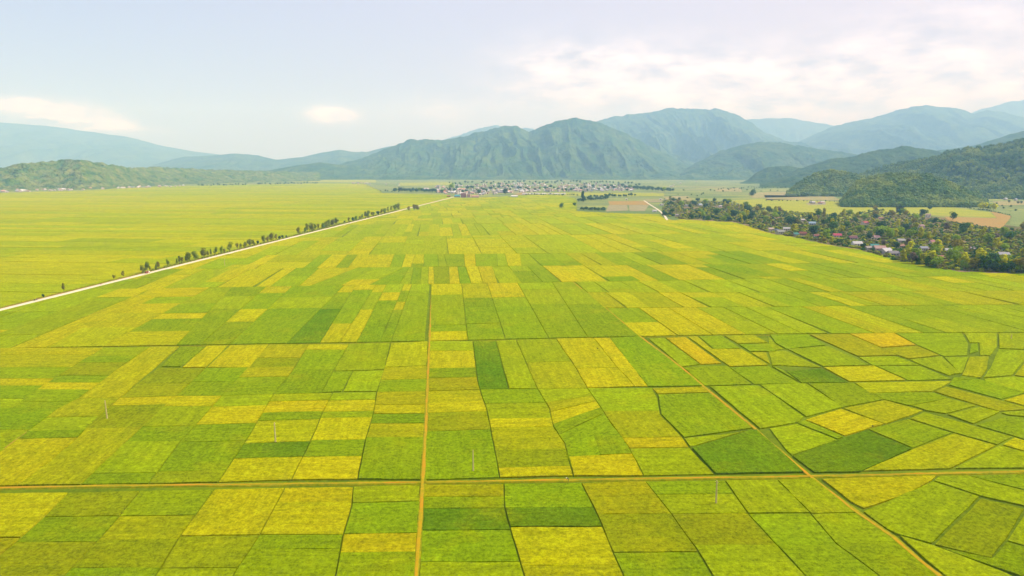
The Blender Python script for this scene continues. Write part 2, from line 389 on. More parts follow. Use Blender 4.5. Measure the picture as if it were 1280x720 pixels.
band_cols(H3, H2, [190,262,290,333,365,430,445,470,483,505,515,537], [60,128,220,250,287,358,400,425,446,475,489,531],
          ['Y372 g380 Y392 y410 y', 'g380 G392 Y399 G415 Y', 'G371 g387 G', 'Y367 G387 Y403 G', 'G372 g386 G', 'Y366 G372 G387 D', 'Y363 G405 Y', 'Y366 g388 Y', 'g366 Y376 G', 'Y364 G378 Y388 G', 'g364 G'], ib=0.4)
band_cols(H3, H2, [539,577,609,647,690,718], [538,585,632,686,735,799],
          ['Y369 g384 g407 G415 Y', 'y373 G384 G405 G', 'Y372 g384 G', 'g362 g381 G', 'g362 g381 G', 'y360 G378 G392 Y'], ib=0.4)
band_cols(H4, H3, [335+20,370,399,447,470,505,512,517,527,536,542,561,572,582,597,615], [320,337,374,387,426,461,499,513,525,535,543,562,575,589,604,622],
          ['Y','G346 g','Y','G','g350 Y','G','g','G','g','Y','o','Y','G','Y','Y','G'], il=.2, ir=.2)
band_cols(H5, H4, [345,400,415,434,447,493,507,519,530,547,555,580,594,621,631,650], [320,379,396,419,435,487,502,514,530,549,559,581,595,622,635,652],
          ['y328 Y','G','Y','G','Y','G','Y','Y330 G','G','g','G','Y','G','g','Y','g'], il=.2, ir=.2)

# the grid's own direction, used for everything farther out
GA = math.radians(-6.3)
gx, gy = (math.cos(GA), math.sin(GA)), (math.sin(GA), math.cos(GA))
def uv2xy(u, v, A=GA):
    return (u * math.cos(A) + v * math.sin(A), -u * math.sin(A) + v * math.cos(A))
def xy2uv(x, y, A=GA):
    return (x * math.cos(A) - y * math.sin(A), x * math.sin(A) + y * math.cos(A))
ROADL = (gp(0, 388), gp(565, 247))
rd = Vector((ROADL[1][0] - ROADL[0][0], ROADL[1][1] - ROADL[0][1])).normalized(); rn = Vector((rd.y, -rd.x))   # rn points right
def rside(x, y): return (x - ROADL[0][0]) * rn.x + (y - ROADL[0][1]) * rn.y
def clip_half(p, fn):
    out = []
    for i in range(len(p)):
        a, b = p[i], p[(i + 1) % len(p)]; fa, fb = fn(a), fn(b)
        if fa >= 0: out.append(a)
        if (fa >= 0) != (fb >= 0):
            t = fa / (fa - fb); out.append((a[0] + (b[0] - a[0]) * t, a[1] + (b[1] - a[1]) * t))
    return out
EDGE = [(-400,243),(0,241),(100,238.5),(200,233),(300,231),(420,229),(455,229.5),(475,238),(478,241.5),(560,243.5),(565,247),(590,247.5),(640,245),(660,243.6),(700,244),(720,247.5),(722,252),(695,260),(697,262.5),(760,266),(826,268),(835,276),(850,274),(920,278),(960,291),(1000,298),(1040,307),(1075,312),(1120,327),(1160,328),(1180,338.5),(1220,340),(1300,343),(1700,352)]
def beyond(p):
    if p[1] < 20: return False
    x, y = to_px(p[0], p[1]); return y < hy(EDGE, x)
def field(poly, col, ins, side, depth=0):
    """keep the part of the plot on its side of the road and short of the edge of the plain"""
    if side > 0: poly2 = clip_half(poly, lambda q: rside(*q) - 3.6)
    else: poly2 = clip_half(poly, lambda q: -rside(*q) - 8.5)
    if len(poly2) < 3: return
    if len(poly2) != len(poly) or poly2 != poly: ins = [min(ins)] * len(poly2)
    b = [beyond(q) for q in poly2]
    if all(b): return
    if any(b):
        if depth > 4 or abs(area(poly2)) < 60: return
        c = (sum(q[0] for q in poly2) / len(poly2), sum(q[1] for q in poly2) / len(poly2))
        for h1 in (1, -1):
            for h2 in (1, -1):
                s = clip_half(poly2, lambda q: h1 * (q[0] - c[0]))
                s = clip_half(s, lambda q: h2 * (q[1] - c[1])) if len(s) > 2 else s
                if len(s) > 2: field(s, col, [0.0] * len(s), side, depth + 1)
        return
    plot(poly2, col, ins)
def inview(p, m=60):
    return any(q[1] > 50 and -m < to_px(*q)[0] < 1280 + m for q in p)
def vline(H, u, A=GA):
    """v of a channel line (given in picture terms on the ground) at grid u"""
    v = 500.0
    for _ in range(12):
        x, y = uv2xy(u, v, A)
        if y < 50: return v
        px = to_px(x, y)[0]; x2, y2 = gp(min(max(px, -600), 1900), hy(H, min(max(px, -600), 1900)))
        v = 0.5 * v + 0.5 * (v + (y2 - y))
    return v
pal_near = 'YYgGGgyGYgGo'; pal_far = 'YyggGyYgGgYyg'
def auto_band(vt, vb, u0, u1, wlo, whi, pal, keep=lambda x: True, rows=(1, 3), side=1, gap=0.18, split=None, A=GA, even=0.0):
    u = u0
    last = random.choice(pal)
    while u < u1:
        w = random.uniform(wlo, whi)
        if u + w > u1 - 6: w = u1 - u
        um = u + w / 2; vT = vt(um); vB = vb(um)
        xc, yc = uv2xy(um, (vT + vB) / 2, A)
        if yc > 80 and keep(to_px(xc, yc)[0]) :
            n = random.randint(*rows)
            ts = [0] + sorted(random.uniform(0.12, 0.88) for _ in range(n - 1)) + [1]
            sk = random.uniform(-1.5, 1.5)
            for k in range(n):
                if random.random() < 0.75: last = random.choice(pal)
                def P(uu, t): 
                    return uv2xy(uu + sk * t, vt(uu) + (vb(uu) - vt(uu)) * t, A)
                poly = [P(u, ts[k]), P(u, ts[k+1]), P(u + w, ts[k+1]), P(u + w, ts[k])]
                if inview(poly): field(poly, soft(jig(RC[last]), even), [gap, 0.1 if k < n - 1 else gap * 1.6, gap, 0.1 if k else gap * 1.6], side)
        u += w
vl = lambda H: (lambda u: vline(H, u))
leftof = lambda a: (lambda x: x < a)
def cov(lo, hi): return lambda x: x < lo or x > hi
auto_band(vl(H3), vl(H2), -420, -222, 22, 30, 'YYgGgYYg', lambda x: True, (3, 5))
UX = lambda x, y: xy2uv(*gp(x, y))[0]
H3b = [(700,363),(960,375),(1500,370)]
mid1 = [(700,386),(960,384),(1500,379)]
mid0 = [(700,366),(960,366),(1500,362)]
rk = lambda x: x > 783
u_r = xy2uv(*gp(722, 352))[0] + 1.5
def main_r(H_t, H_b, pal, u_r):
    auto_band(vl(H_t), vl(H_b), u_r + 0.6, 620, 13, 28, pal, lambda x: True, (1, 2), gap=0.25, even=0.15)
main_r(H3, mid0, 'gYgGyg', xy2uv(*gp(728, 361))[0]); main_r(mid0, mid1, 'GgYyGOg', xy2uv(*gp(748, 379))[0]); main_r(mid1, H2, 'GGgGYgyG', xy2uv(*gp(776, 401))[0])
auto_band(vl(H4), vl(H3), -620, UX(337, 346), 16, 30, 'YYgGyGgY', lambda x: True, (1, 2), even=0.15)
auto_band(vl(H4), vl(H3), UX(616, 342), 700, 16, 30, 'YYgGyGgY', lambda x: True, (1, 2))
auto_band(vl(H5), vl(H4), -720, UX(332, 329), 16, 32, 'YYgGygyY', lambda x: True, (1, 2))
auto_band(vl(H5), vl(H4), UX(642, 326), 800, 16, 32, 'YYgGygyY', lambda x: True, (1, 2))
auto_band(vl(H6), vl(H5), -800, 900, 18, 44, 'ygYgGygY', lambda x: True, (1, 5), gap=0.24, even=0.25)
auto_band(vl(H7), vl(H6), -900, 1000, 11, 26, 'YgGgyggY', lambda x: True, (1, 2), gap=0.26, even=0.25)
v7 = [vline(H7, u) for u in (-300, 0, 300)]
vprev = vl(H7); vv = 1330.0
def cst(c): return lambda u: c + u * 0.045
first = True
while vv < 2950:
    dv = random.uniform(70, 130); top = cst(vv + dv)
    auto_band(top, vprev if first else cst(vv), -1400, 2600, 15, 50, pal_far, lambda x: True, (1, 3), gap=0.34, even=0.36)
    first = False; vv += dv
# the wide plain left of the road: plots lying across the view
AL = math.radians(3.2); vv = 380.0
while vv < 6200:
    dv = random.uniform(18, 40) * (1 + vv / 2400); c0, c1 = vv, vv + dv; s = random.uniform(-0.01, 0.03)
    auto_band(lambda u: c1 + u * s * 0 - u * 0.03, lambda u: c0 - u * 0.03, -6200, 500, 45 + vv / 40, 150 + vv / 15, 'YyYgygYygyG', lambda x: True, (1, 1), side=-1, gap=0.3, A=AL, even=0.42)
    vv += dv

def slab_arrays(items):
    V, Fc, UV, CC = [], [], [], []
    for q, col, h in items:
        # slightly wandering edges
        p = []
        D = math.hypot(sum(a[0] for a in q) / len(q), sum(a[1] for a in q) / len(q))
        step = 5.0 if D < 450 else 1e9
        for i in range(len(q)):
            a, b = q[i], q[(i + 1) % len(q)]; l = math.hypot(b[0] - a[0], b[1] - a[1]); n = max(1, int(l / step)) if step < 1e8 else 1
            for k in range(n):
                t = k / n; j = 0.17 if (k and step < 1e8) else 0
                p.append((a[0] + (b[0] - a[0]) * t + random.uniform(-j, j), a[1] + (b[1] - a[1]) * t + random.uniform(-j, j)))
        if area(p) < 0: p = p[::-1]
        e = max(((q[(i+1) % len(q)][0] - q[i][0], q[(i+1) % len(q)][1] - q[i][1]) for i in range(len(q))), key=lambda d: d[0]**2 + d[1]**2)
        l = math.hypot(*e); e = (e[0] / l, e[1] / l)
        b0 = len(V); n = len(p)
        V += [(x, y, h) for x, y in p] + [(x, y, -0.05) for x, y in p]
        faces = [tuple(range(b0, b0 + n))] + [(b0 + k, b0 + n + k, b0 + n + (k + 1) % n, b0 + (k + 1) % n) for k in range(n)]
        Fc += faces
        for f in faces:
            for vi in f:
                x, y = p[(vi - b0) % n]; UV += [x * -e[1] + y * e[0], x * e[0] + y * e[1]]; CC += [*col, 1.0]
    return V, Fc, UV, CC
def rice_obj(name, items, kind):
    V, Fc, UV, CC = slab_arrays(items)
    o = mesh_obj(name, V, Fc, M_RICE); me = o.data
    uvl = me.uv_layers.new(name="UVMap"); uvl.data.foreach_set("uv", UV)
    ca = me.color_attributes.new("Col", 'FLOAT_COLOR', 'CORNER'); ca.data.foreach_set("color", CC)
    o["kind"] = kind
    return o
def pxarea(it):
    q = [to_px(*p) for p in it[0]]; return abs(area(q))
PLOTS.sort(key=pxarea, reverse=True)
for it in PLOTS[:300]: rice_obj("rice_field", [it], "structure")
rice_obj("distant_rice_fields", PLOTS[300:], "stuff")

# ------------------------------------------------------------------ ground, tracks, road
mesh_obj("ground", [(-22000, -1200, 0), (22000, -1200, 0), (22000, 30000, 0), (-22000, 30000, 0)], [(0, 1, 2, 3)], M_BUND, kind="structure")
def ribbon(name, pts, w, z, m, wob=0.0, th=0.0):
    """a strip of even ground width along points on the ground"""
    P = [Vector(p) for p in pts]; out = []
    fine = []
    for a, b in zip(P, P[1:]):
        n = max(1, int((b - a).length / 6)); fine += [a + (b - a) * (k / n) for k in range(n)]
    fine.append(P[-1]); V = []; Fc = []
    for i, p in enumerate(fine):
        d = (fine[min(i + 1, len(fine) - 1)] - fine[max(i - 1, 0)]).normalized(); n = Vector((d.y, -d.x))
        r = w / 2 + random.uniform(-wob, wob); l = w / 2 + random.uniform(-wob, wob)
        a = p - n * l; b = p + n * r
        V += [(a.x, a.y, z), (b.x, b.y, z), (a.x - n.x * .3, a.y - n.y * .3, 0.0), (b.x + n.x * .3, b.y + n.y * .3, 0.0)]
    for i in range(len(fine) - 1):
        k = i * 4; Fc += [(k, k + 1, k + 5, k + 4), (k + 2, k, k + 4, k + 6), (k + 1, k + 3, k + 7, k + 5)]
    return mesh_obj(name, V, Fc, m, kind="structure")
H0 = [(-90,614),(0,611),(120,608.5),(320,606.5),(528,604),(760,600),(1010,596.5),(1280,590.5),(1360,588)]
g2 = lambda L: [gp(*p) for p in L]
ribbon("verge_ground", g2(H0), 1.7, 0.36, M_VERGE, 0.3)
ribbon("path", g2(H0), 0.6, 0.44, M_TRACK, 0.25)
Cc = [(519,760),(520,720),(525,660),(528.5,602),(532,540),(535,470),(537,427),(539,385),(541,357)]
ribbon("verge_ground", g2(Cc), 1.6, 0.36, M_VERGE, 0.25)
ribbon("path", g2(Cc), 0.85, 0.42, M_TRACK, 0.2)
Rc = [(1225,760),(1172,720),(1115,672),(1065,637),(1012,596),(960,552),(944,537),(880,484),(852,460),(800,421),(740,372),(715,352)]
ribbon("verge_ground", g2(Rc), 1.7, 0.36, M_VERGE, 0.3)
ribbon("path", g2(Rc), 0.75, 0.40, M_TRACK, 0.25)
ribbon("path", g2([(x, y + 1.2) for x, y in H2]), 0.6, 0.3, M_VERGE, 0.12)
ribbon("path", g2([(8,561),(20,551),(34,541)]), 3.2, 0.35, M_SOIL, 0.4)
p0, p1 = Vector(gp(-160, 428)), Vector(gp(565, 247)); rr = (p1 - p0).normalized()
ribbon("verge_ground", [p0 - rn * 4.6, p1 - rn * 4.6], 4.2, 0.35, M_VERGE2, 0.7)
ribbon("road", [p0, p1 + rr * 40], 5.0, 0.5, M_ROAD, 0.12)

# ------------------------------------------------------------------ farmland beyond the plain
def patch(name, pts, m, z=0.3):
    p = g2(pts)
    if area(p) < 0: p = p[::-1]
    return mesh_obj(name, [(x, y, z) for x, y in p], [tuple(range(len(p)))], m, kind="structure")
def m_patchwork():
    m, nt, b = mat("patchwork farmland")
    pos = N(nt, "ShaderNodeNewGeometry").outputs["Position"]
    v = N(nt, "ShaderNodeTexVoronoi"); nt.links.new(mapping(nt, pos, (0.006, 0.012, 0)), v.inputs["Vector"]); v.inputs["Scale"].default_value = 1.0
    r = N(nt, "ShaderNodeValToRGB"); nt.links.new(v.outputs["Color"], r.inputs[0]); r.color_ramp.interpolation = 'CONSTANT'
    cols = [(0.0, (0.15, 0.20, 0.05)), (0.2, (0.20, 0.24, 0.07)), (0.38, (0.12, 0.18, 0.05)), (0.55, (0.26, 0.28, 0.06)), (0.7, (0.17, 0.21, 0.07)), (0.85, (0.27, 0.22, 0.12))]
    while len(r.color_ramp.elements) < len(cols): r.color_ramp.elements.new(0.5)
    for e, (p, c) in zip(r.color_ramp.elements, cols): e.position = p; e.color = (*c, 1)
    n = noise(nt, pos, 0.02, 5); c = mix(nt, maprange(nt, n, 0.4, 0.7, 0, 0.6), r.outputs[0], (0.12, 0.16, 0.05))
    nt.links.new(c, b.inputs["Base Color"]); return m
M_PATCH = m_patchwork()
M_TAN = m_noise("dry tan earth", (0.34, 0.26, 0.12), (0.20, 0.22, 0.07), 0.02, 6)
M_BROWN = m_noise("ploughed brown earth", (0.33, 0.19, 0.05), (0.27, 0.22, 0.07), 0.05, 6)
M_LIME = m_noise("young lime crop", (0.24, 0.28, 0.02), (0.30, 0.30, 0.03), 0.015, 6)
M_SAGE = m_noise("sage green crop", (0.15, 0.20, 0.06), (0.20, 0.24, 0.08), 0.01, 6)
M_PALE = m_noise("pale dried mud", (0.30, 0.26, 0.14), (0.22, 0.21, 0.10), 0.05, 5)
patch("farmland_ground", [(-200,216.5),(-200,246),(0,244),(200,236),(420,232),(470,246),(560,250),(700,270),(840,285),(1000,305),(1120,335),(1400,352),(1700,352),(1500,214.5),(640,214.5)], M_PATCH, 0.12)
patch("village_ground", [(828,262),(850,275),(920,279.5),(960,292.5),(1040,308),(1075,313.5),(1120,328),(1180,340),(1300,345),(1420,350),(1420,300),(1280,284),(1180,272),(1060,262),(960,262),(900,252),(840,250)], M_YARD, 0.25)
for pts, m in [([(848,220),(866,217.5),(886,219),(880,222.5),(850,223)], M_LIME), ([(893,236),(925,235),(928,240),(895,239.3)], M_TAN),
    ([(828,245.5),(860,245),(866,251),(836,251.5)], M_TAN), ([(935,241.5),(1000,239),(1010,246),(940,247.5)], M_TAN),
    ([(912,250.5),(960,249),(1060,252.6),(1130,256),(1130,264),(1050,276),(960,267)], M_LIME), ([(955,244),(1040,245),(1052,250.5),(958,250.3)], M_TAN),
    ([(1007,253.8),(1033,253.2),(1032,256.3),(1010,256.5)], M_PALE), ([(1120,258),(1190,259.5),(1236,265),(1246,272),(1180,270),(1120,268)], M_LIME),
    ([(1238,264),(1265,270.5),(1250,288),(1190,279),(1180,271),(1246,273)], M_BROWN), ([(1264,262),(1330,266),(1330,292),(1262,282)], M_SAGE),
    ([(1240,252),(1300,250.5),(1330,256),(1250,257)], M_TAN), ([(1200,257.5),(1262,262),(1262,267),(1232,262.5)], M_SAGE),
    ([(760,251.5),(806,251.5),(813,256.3),(762,256.3)], M_BROWN), ([(761,256.6),(784,256.6),(785,263.5),(757,264.6)], M_PALE), ([(786,256.6),(811,256.6),(806,264),(787,264)], M_PALE),
    ([(660,244.8),(830,245.3),(830,241.8),(700,240.5),(655,241.5)], M_LIME), ([(498,232.5),(565,231.5),(565,227.8),(500,228.5)], M_LIME),
    ([(360,227.5),(470,228.5),(470,224),(380,224)], M_LIME), ([(640,243.2),(663,244.2),(655,240.5)], M_BROWN),
    ([(280,229.5),(300,229),(340,224.5),(290,225)], M_LIME)]:
    patch("dry_field_ground" if m in (M_TAN, M_BROWN, M_PALE) else "green_field_ground", pts, m, 0.42 if m is not M_PALE else 0.55)
ribbon("path", g2([(805,251),(814,257),(820,260.5),(826,265),(831,270),(834,275.5)]), 4, 0.75, M_ROAD, 0.5)

# ------------------------------------------------------------------ hills and mountains
def vnoise(x, y, seed=0):
    xi = np.floor(x).astype(np.int64); yi = np.floor(y).astype(np.int64); xf = x - xi; yf = y - yi
    def h(a, b):
        n = (a * 374761393 + b * 668265263 + seed * 1442695041) & 0xffffffff
        n = ((n ^ (n >> 13)) * 1274126177) & 0xffffffff
        return ((n ^ (n >> 16)) & 0xffff) / 65535.0
    u = xf * xf * (3 - 2 * xf); v = yf * yf * (3 - 2 * yf)
    return (h(xi, yi) * (1 - u) + h(xi + 1, yi) * u) * (1 - v) + (h(xi, yi + 1) * (1 - u) + h(xi + 1, yi + 1) * u) * v
def fbm(x, y, o=5, seed=0, ridged=False):
    s = 0; a = 0.5; t = 0
    for k in range(o):
        n = vnoise(x, y, seed + k)
        if ridged: n = 1 - np.abs(2 * n - 1)
        s = s + a * n; t += a; a *= 0.5; x = x * 2.03 + 7.1; y = y * 2.03 + 3.3
    return s / t
def ridge(name, crest, D, front, back, mtl, seed, nu=260, nv=90, spur=1.0, rough=0.05, lobes=5.0, jag=0.012, kind="structure", canopy=0.0, cw=11.0):
    """crest: outline of the ridge as seen from the valley; D depth of the crest line; front/back: how far the slopes reach"""
    cx = np.array([c[0] for c in crest], float); cy = np.array([c[1] for c in crest], float)
    dd = np.full(len(crest), float(D)) if np.isscalar(D) else np.array(D, float)
    px = np.linspace(cx[0], cx[-1], nu); py = np.interp(px, cx, cy)
    # soften the corners of the outline
    k = np.hanning(9); k /= k.sum(); py = np.convolve(np.pad(py, 4, mode='edge'), k, 'valid')
    Dc = np.interp(px, cx, dd)
    W = np.array([at_depth(a, b, d) for a, b, d in zip(px, py, Dc)])
    Z = np.maximum(W[:, 2], 3); X = W[:, 0]
    fr = np.interp(px, cx, np.full(len(crest), float(front)) if np.isscalar(front) else np.array(front, float))
    t = np.concatenate([np.linspace(0, 1, nv), 1 + np.linspace(0, 1, nv // 2)[1:]])
    U, T = np.meshgrid(np.arange(nu), t, indexing='ij')
    Xg = X[U]; Dg = Dc[U]; Zg = Z[U]
    Yg = np.where(T <= 1, Dg - (1 - T) * fr[U], Dg + (T - 1) * back)
    Xg = Xg * (Yg / Dg) if spur >= 0 else Xg
    L = (X.max() - X.min())
    uu = (Xg - X.min()) / L * lobes
    s = 1 - np.abs(T - 1)                                   # 1 at crest, 0 at the feet
    warp = fbm(uu * 1.3 + 5, T * 2.0, 3, seed + 9) - 0.5
    lob = fbm(uu + warp * 1.6, T * 0.7 + seed, 4, seed, True)   # ridged: spurs against side valleys
    lob = np.clip((lob - 0.35) / 0.5, 0, 1)
    n3 = np.clip((fbm(Xg / L * lobes * 2.6 + warp * 2.2 + T * 0.5, T * 0.9 + Xg / L * 3, 4, seed + 21, True) - 0.4) / 0.45, 0, 1)
    e = 2.45 - (0.95 * lob + 0.6 * n3) * abs(spur)
    prof = s ** e
    n2 = fbm(Xg / L * lobes * 1.3 + warp * 2, Yg / L * lobes * 1.3, 7, seed + 3, True) - 0.5
    h = Zg * (prof + rough * 3.6 * n2 * np.sqrt(s) * (1 - s * 0.75) + jag * 2 * (fbm(Xg / L * 60, Yg / L * 60, 4, seed + 5) - 0.5) * s)
    if canopy: h = h + canopy * (fbm(Xg / cw, Yg / cw, 3, seed + 7) - 0.4) * np.minimum(1, s * 12)
    h = np.where(s <= 1e-6, -6, h)
    V = np.stack([Xg, Yg, h], -1).reshape(-1, 3); nt_ = len(t)
    idx = np.arange(nu * nt_).reshape(nu, nt_)
    Fc = np.stack([idx[:-1, :-1], idx[1:, :-1], idx[1:, 1:], idx[:-1, 1:]], -1).reshape(-1, 4)
    me = bpy.data.meshes.new(name); me.from_pydata(V.tolist(), [], Fc.tolist()); me.materials.append(mtl)
    me.polygons.foreach_set("use_smooth", [True] * len(me.polygons)); me.update()
    o = bpy.data.objects.new(name, me); COL.objects.link(o); o["kind"] = kind
    return o, (Xg, Yg, h)
FM_NEAR = m_forest("near forest", 0.35, s=0.09, bd=5, c3=(0.11, 0.15, 0.035))
FM_MID = m_forest("mountain forest", 1.0)
FM_FAR = m_forest("far mountain forest", 2.2, s=0.02, bd=30)
FM_LEFT = m_forest("left hill scrub", 0.3, c1=(0.02, 0.07, 0.02), c2=(0.11, 0.18, 0.035), c3=(0.27, 0.25, 0.09), s=0.05, bd=8)
ridge("far_mountains", [(-260,160),(-120,154),(-40,155),(0,154),(60,158),(110,165),(160,172),(200,182),(245,190),(290,195),(340,199),(400,206),(450,211)], 20000, 6500, 4000, FM_FAR, 1, lobes=9)
ridge("far_mountains", [(190,206),(230,196),(250,195),(290,192),(320,194),(345,200),(380,196),(400,191),(425,187),(440,190),(460,190),(480,184),(500,181),(520,180),(560,182),(620,195)], 14000, 3800, 3000, FM_FAR, 2, lobes=8)
ridge("far_mountains", [(520,190),(555,175),(580,167),(600,160),(620,156),(632,158),(645,163),(656,160),(668,162),(690,175)], 20000, 3500, 3000, FM_FAR, 3, lobes=6)
ridge("far_mountains", [(860,160),(920,151),(960,149),(985,148),(1010,152),(1050,158),(1120,160),(1190,150),(1230,136),(1262,128),(1300,124),(1400,130),(1500,150)], 21500, 3500, 3000, FM_FAR, 4, lobes=9)
ridge("mountains", [(690,172),(720,160),(745,153),(770,146),(800,143),(820,138),(850,136),(880,137),(905,138),(925,146),(940,155),(960,168),(990,180),(1020,190),(1060,205)], 15000, 5600, 3000, FM_MID, 5, 520, 180, lobes=10, rough=0.07, canopy=30, cw=90)
ridge("mountains", [(960,200),(985,185),(1010,172),(1040,160),(1060,155),(1090,148),(1120,140),(1140,133),(1160,131),(1175,134),(1200,138),(1215,142),(1235,138),(1255,140),(1280,147),(1330,140),(1400,150),(1500,170)], 16500, 6500, 2900, FM_MID, 6, 420, 160, lobes=9, rough=0.08, canopy=30, cw=90)
ridge("mountains", [(360,217),(390,213),(420,207),(450,199),(480,187),(500,180),(512,176),(530,175),(552,176),(575,172),(600,165),(625,160),(645,159),(660,165),(680,158),(700,151),(722,148),(740,152),(765,160),(790,172),(815,184),(840,197),(865,209),(890,216)], 9600, 2750, 2500, FM_MID, 7, 760, 260, lobes=12, jag=0.02, canopy=26, cw=60, rough=0.075)
for k_, (cr_, d_, f_) in enumerate([([(634,223),(650,210),(668,196),(690,183),(712,177),(726,188),(745,205),(770,223)], 8300, 1300), ([(722,214),(750,197),(780,186),(815,198),(850,211),(880,219)], 8800, 1500),
        ([(516,223),(545,209),(575,197),(598,205),(634,223)], 8300, 1200), ([(410,221),(450,211),(490,200),(528,207),(566,223)], 8500, 1300), ([(590,222),(618,212),(640,205),(655,212),(675,223)], 7800, 700)]):
    ridge("mountains", cr_, d_, f_, 900, FM_MID, 40 + k_, 240, 130, lobes=4, rough=0.11, canopy=24, cw=60)
for k_, (cr_, d_, f_) in enumerate([([(760,200),(800,182),(838,168),(875,163),(915,176),(960,192),(1000,210)], 14200, 2600), ([(1040,200),(1090,180),(1135,166),(1180,172),(1225,160),(1290,170),(1400,200)], 14200, 2600), ([(870,200),(910,188),(960,176),(1000,178),(1060,200)], 13000, 2000)]):
    ridge("mountains", cr_, d_, f_, 1500, FM_MID, 60 + k_, 260, 130, lobes=5, rough=0.10, canopy=24, cw=90)
ridge("hills", [(850,215),(872,203),(900,190),(927,182),(950,179),(975,179),(1000,183),(1050,190),(1110,200),(1160,212)], 8600, 2000, 1500, FM_MID, 8, 360, 160, lobes=6, rough=0.08, canopy=26, cw=60)
ridge("hills", [(1080,210),(1150,192),(1217,182),(1250,172),(1280,164),(1340,155),(1420,150),(1500,160)], 7000, 2000, 1500, FM_MID, 12, 300, 120, lobes=5)
ridge("hills", [(300,218),(330,214),(370,207),(400,203),(430,207),(470,212),(500,217)], 8200, 1200, 800, FM_MID, 13, 200, 80, lobes=5)
ridge("hills", [(-220,205),(-120,208),(-40,212),(0,211),(30,205),(50,203),(75,201),(100,201),(130,205),(160,210),(190,209),(230,211),(280,213),(330,214),(400,216)],
      [3600,3600,3600,3700,3800,3900,4000,4000,4200,4500,5000,5500,6000,6500,7200], [420,420,420,420,440,460,500,500,540,600,680,760,850,950,1050], 900, FM_LEFT, 9, 760, 180, lobes=16, rough=0.12, canopy=16, cw=34)
ridge("hills", [(925,229),(936,224),(945,216),(960,209),(985,207),(1010,212),(1030,222)], 5300, 350, 400, FM_NEAR, 14, 160, 70, lobes=3)
ridge("hills", [(950,228),(972,222),(1000,211),(1035,200),(1060,197),(1090,190),(1130,184),(1150,186),(1170,190),(1230,196),(1330,205)], 5100, 1300, 900, FM_NEAR, 10, 520, 200, lobes=6, rough=0.09, canopy=18, cw=32)
_, RH = ridge("hills", [(1040,232),(1075,219),(1110,208),(1165,198),(1185,191),(1210,187),(1250,184),(1280,174),(1330,160),(1400,150),(1500,150)], [3500,3500,3400,3300,3250,3200,3150,3100,3050,3000,3000], [600,650,700,740,760,780,780,760,740,720,700], 900, FM_NEAR, 11, 620, 220, lobes=7, rough=0.09)
_, H1a = ridge("hills", [(984,245),(992,235),(1003,227),(1020,219),(1035,216),(1055,217),(1072,221),(1090,226),(1110,236),(1120,245)], 2780, 190, 260, FM_NEAR, 15, 260, 110, lobes=3, rough=0.07, canopy=5)
_, H1b = ridge("hills", [(1052,256),(1060,243),(1070,232),(1085,226),(1100,222),(1120,221),(1145,220.5),(1165,223),(1185,230),(1205,239),(1222,250),(1232,257)], 2050, 210, 260, FM_NEAR, 16, 360, 130, lobes=4, rough=0.07, canopy=5)

# forest canopy on the near hills: clumps of crowns, one mass
def blob(seed, n=1):
    r = random.Random(seed); V = []; Fc = []
    nu, nv = 6, 4
    for j in range(nv + 1):
        ph = math.pi * 0.62 * j / nv
        for i in range(nu):
            t = 2 * math.pi * (i + 0.5 * (j % 2)) / nu; k = r.uniform(0.75, 1.2)
            V.append((math.sin(ph) * math.cos(t) * k, math.sin(ph) * math.sin(t) * k, math.cos(ph) * k))
    for j in range(nv):
        for i in range(nu): Fc.append((j * nu + i, (j + 1) * nu + i, (j + 1) * nu + (i + 1) % nu, j * nu + (i + 1) % nu))
    return np.array(V), np.array(Fc)
BL = [blob(s) for s in range(6)]
def forest(name, label, grid, count, rlo, rhi, mtl, seed):
    Xg, Yg, h = grid; r = np.random.default_rng(seed)
    nu, nt_ = Xg.shape; VV = []; FF = []; base = 0
    for _ in range(count):
        a = r.uniform(0, nu - 1.001); b = r.uniform(0, nt_ * 0.80)
        i, j = int(a), int(b); z = h[i, j]
        if z < 0.5: continue
        V, Fc = BL[r.integers(6)]; s = r.uniform(rlo, rhi); rot = r.uniform(0, 6.28)
        c, s_ = math.cos(rot), math.sin(rot)
        W = np.stack([V[:, 0] * c - V[:, 1] * s_, V[:, 0] * s_ + V[:, 1] * c, V[:, 2] * r.uniform(0.9, 1.5)], -1) * s
        W += (Xg[i, j] + (Xg[i+1, j] - Xg[i, j]) * (a - i), Yg[i, j] + r.uniform(-3, 3), z + s * 0.5)
        VV.append(W); FF.append(Fc + base); base += len(V)
    V = np.concatenate(VV); Fc = np.concatenate(FF)
    me = bpy.data.meshes.new(name); me.from_pydata(V.tolist(), [], Fc.tolist()); me.materials.append(mtl)
    me.update()
    o = bpy.data.objects.new(name, me); COL.objects.link(o); o["kind"] = "stuff"; o["label"] = label; o["category"] = "forest"
    return o
def m_canopy(name, c1, c2, c3):
    m, nt, b = mat(name)
    pos = N(nt, "ShaderNodeNewGeometry").outputs["Position"]
    c = mix(nt, maprange(nt, noise(nt, pos, 0.12, 3, 0.7), 0.3, 0.7, 0, 1), c1, c2)
    c = mix(nt, maprange(nt, noise(nt, pos, 0.012, 4, 0.6), 0.45, 0.65, 0, 0.8), c, c3)
    nt.links.new(c, b.inputs["Base Color"]); b.inputs["Specular IOR Level"].default_value = 0.0
    return m
M_CAN = m_canopy("hill canopy", (0.03, 0.09, 0.03), (0.14, 0.22, 0.04), (0.26, 0.30, 0.05))
forest("forest", "dense forest on the rounded hill beyond the village", H1b, 5200, 4, 8, M_CAN, 1)
forest("forest", "dense forest on the small hill behind the rounded hill", H1a, 3000, 4, 8, M_CAN, 2)
forest("forest", "dense forest on the long hillside at the right", RH, 9000, 5, 9, M_CAN, 3)

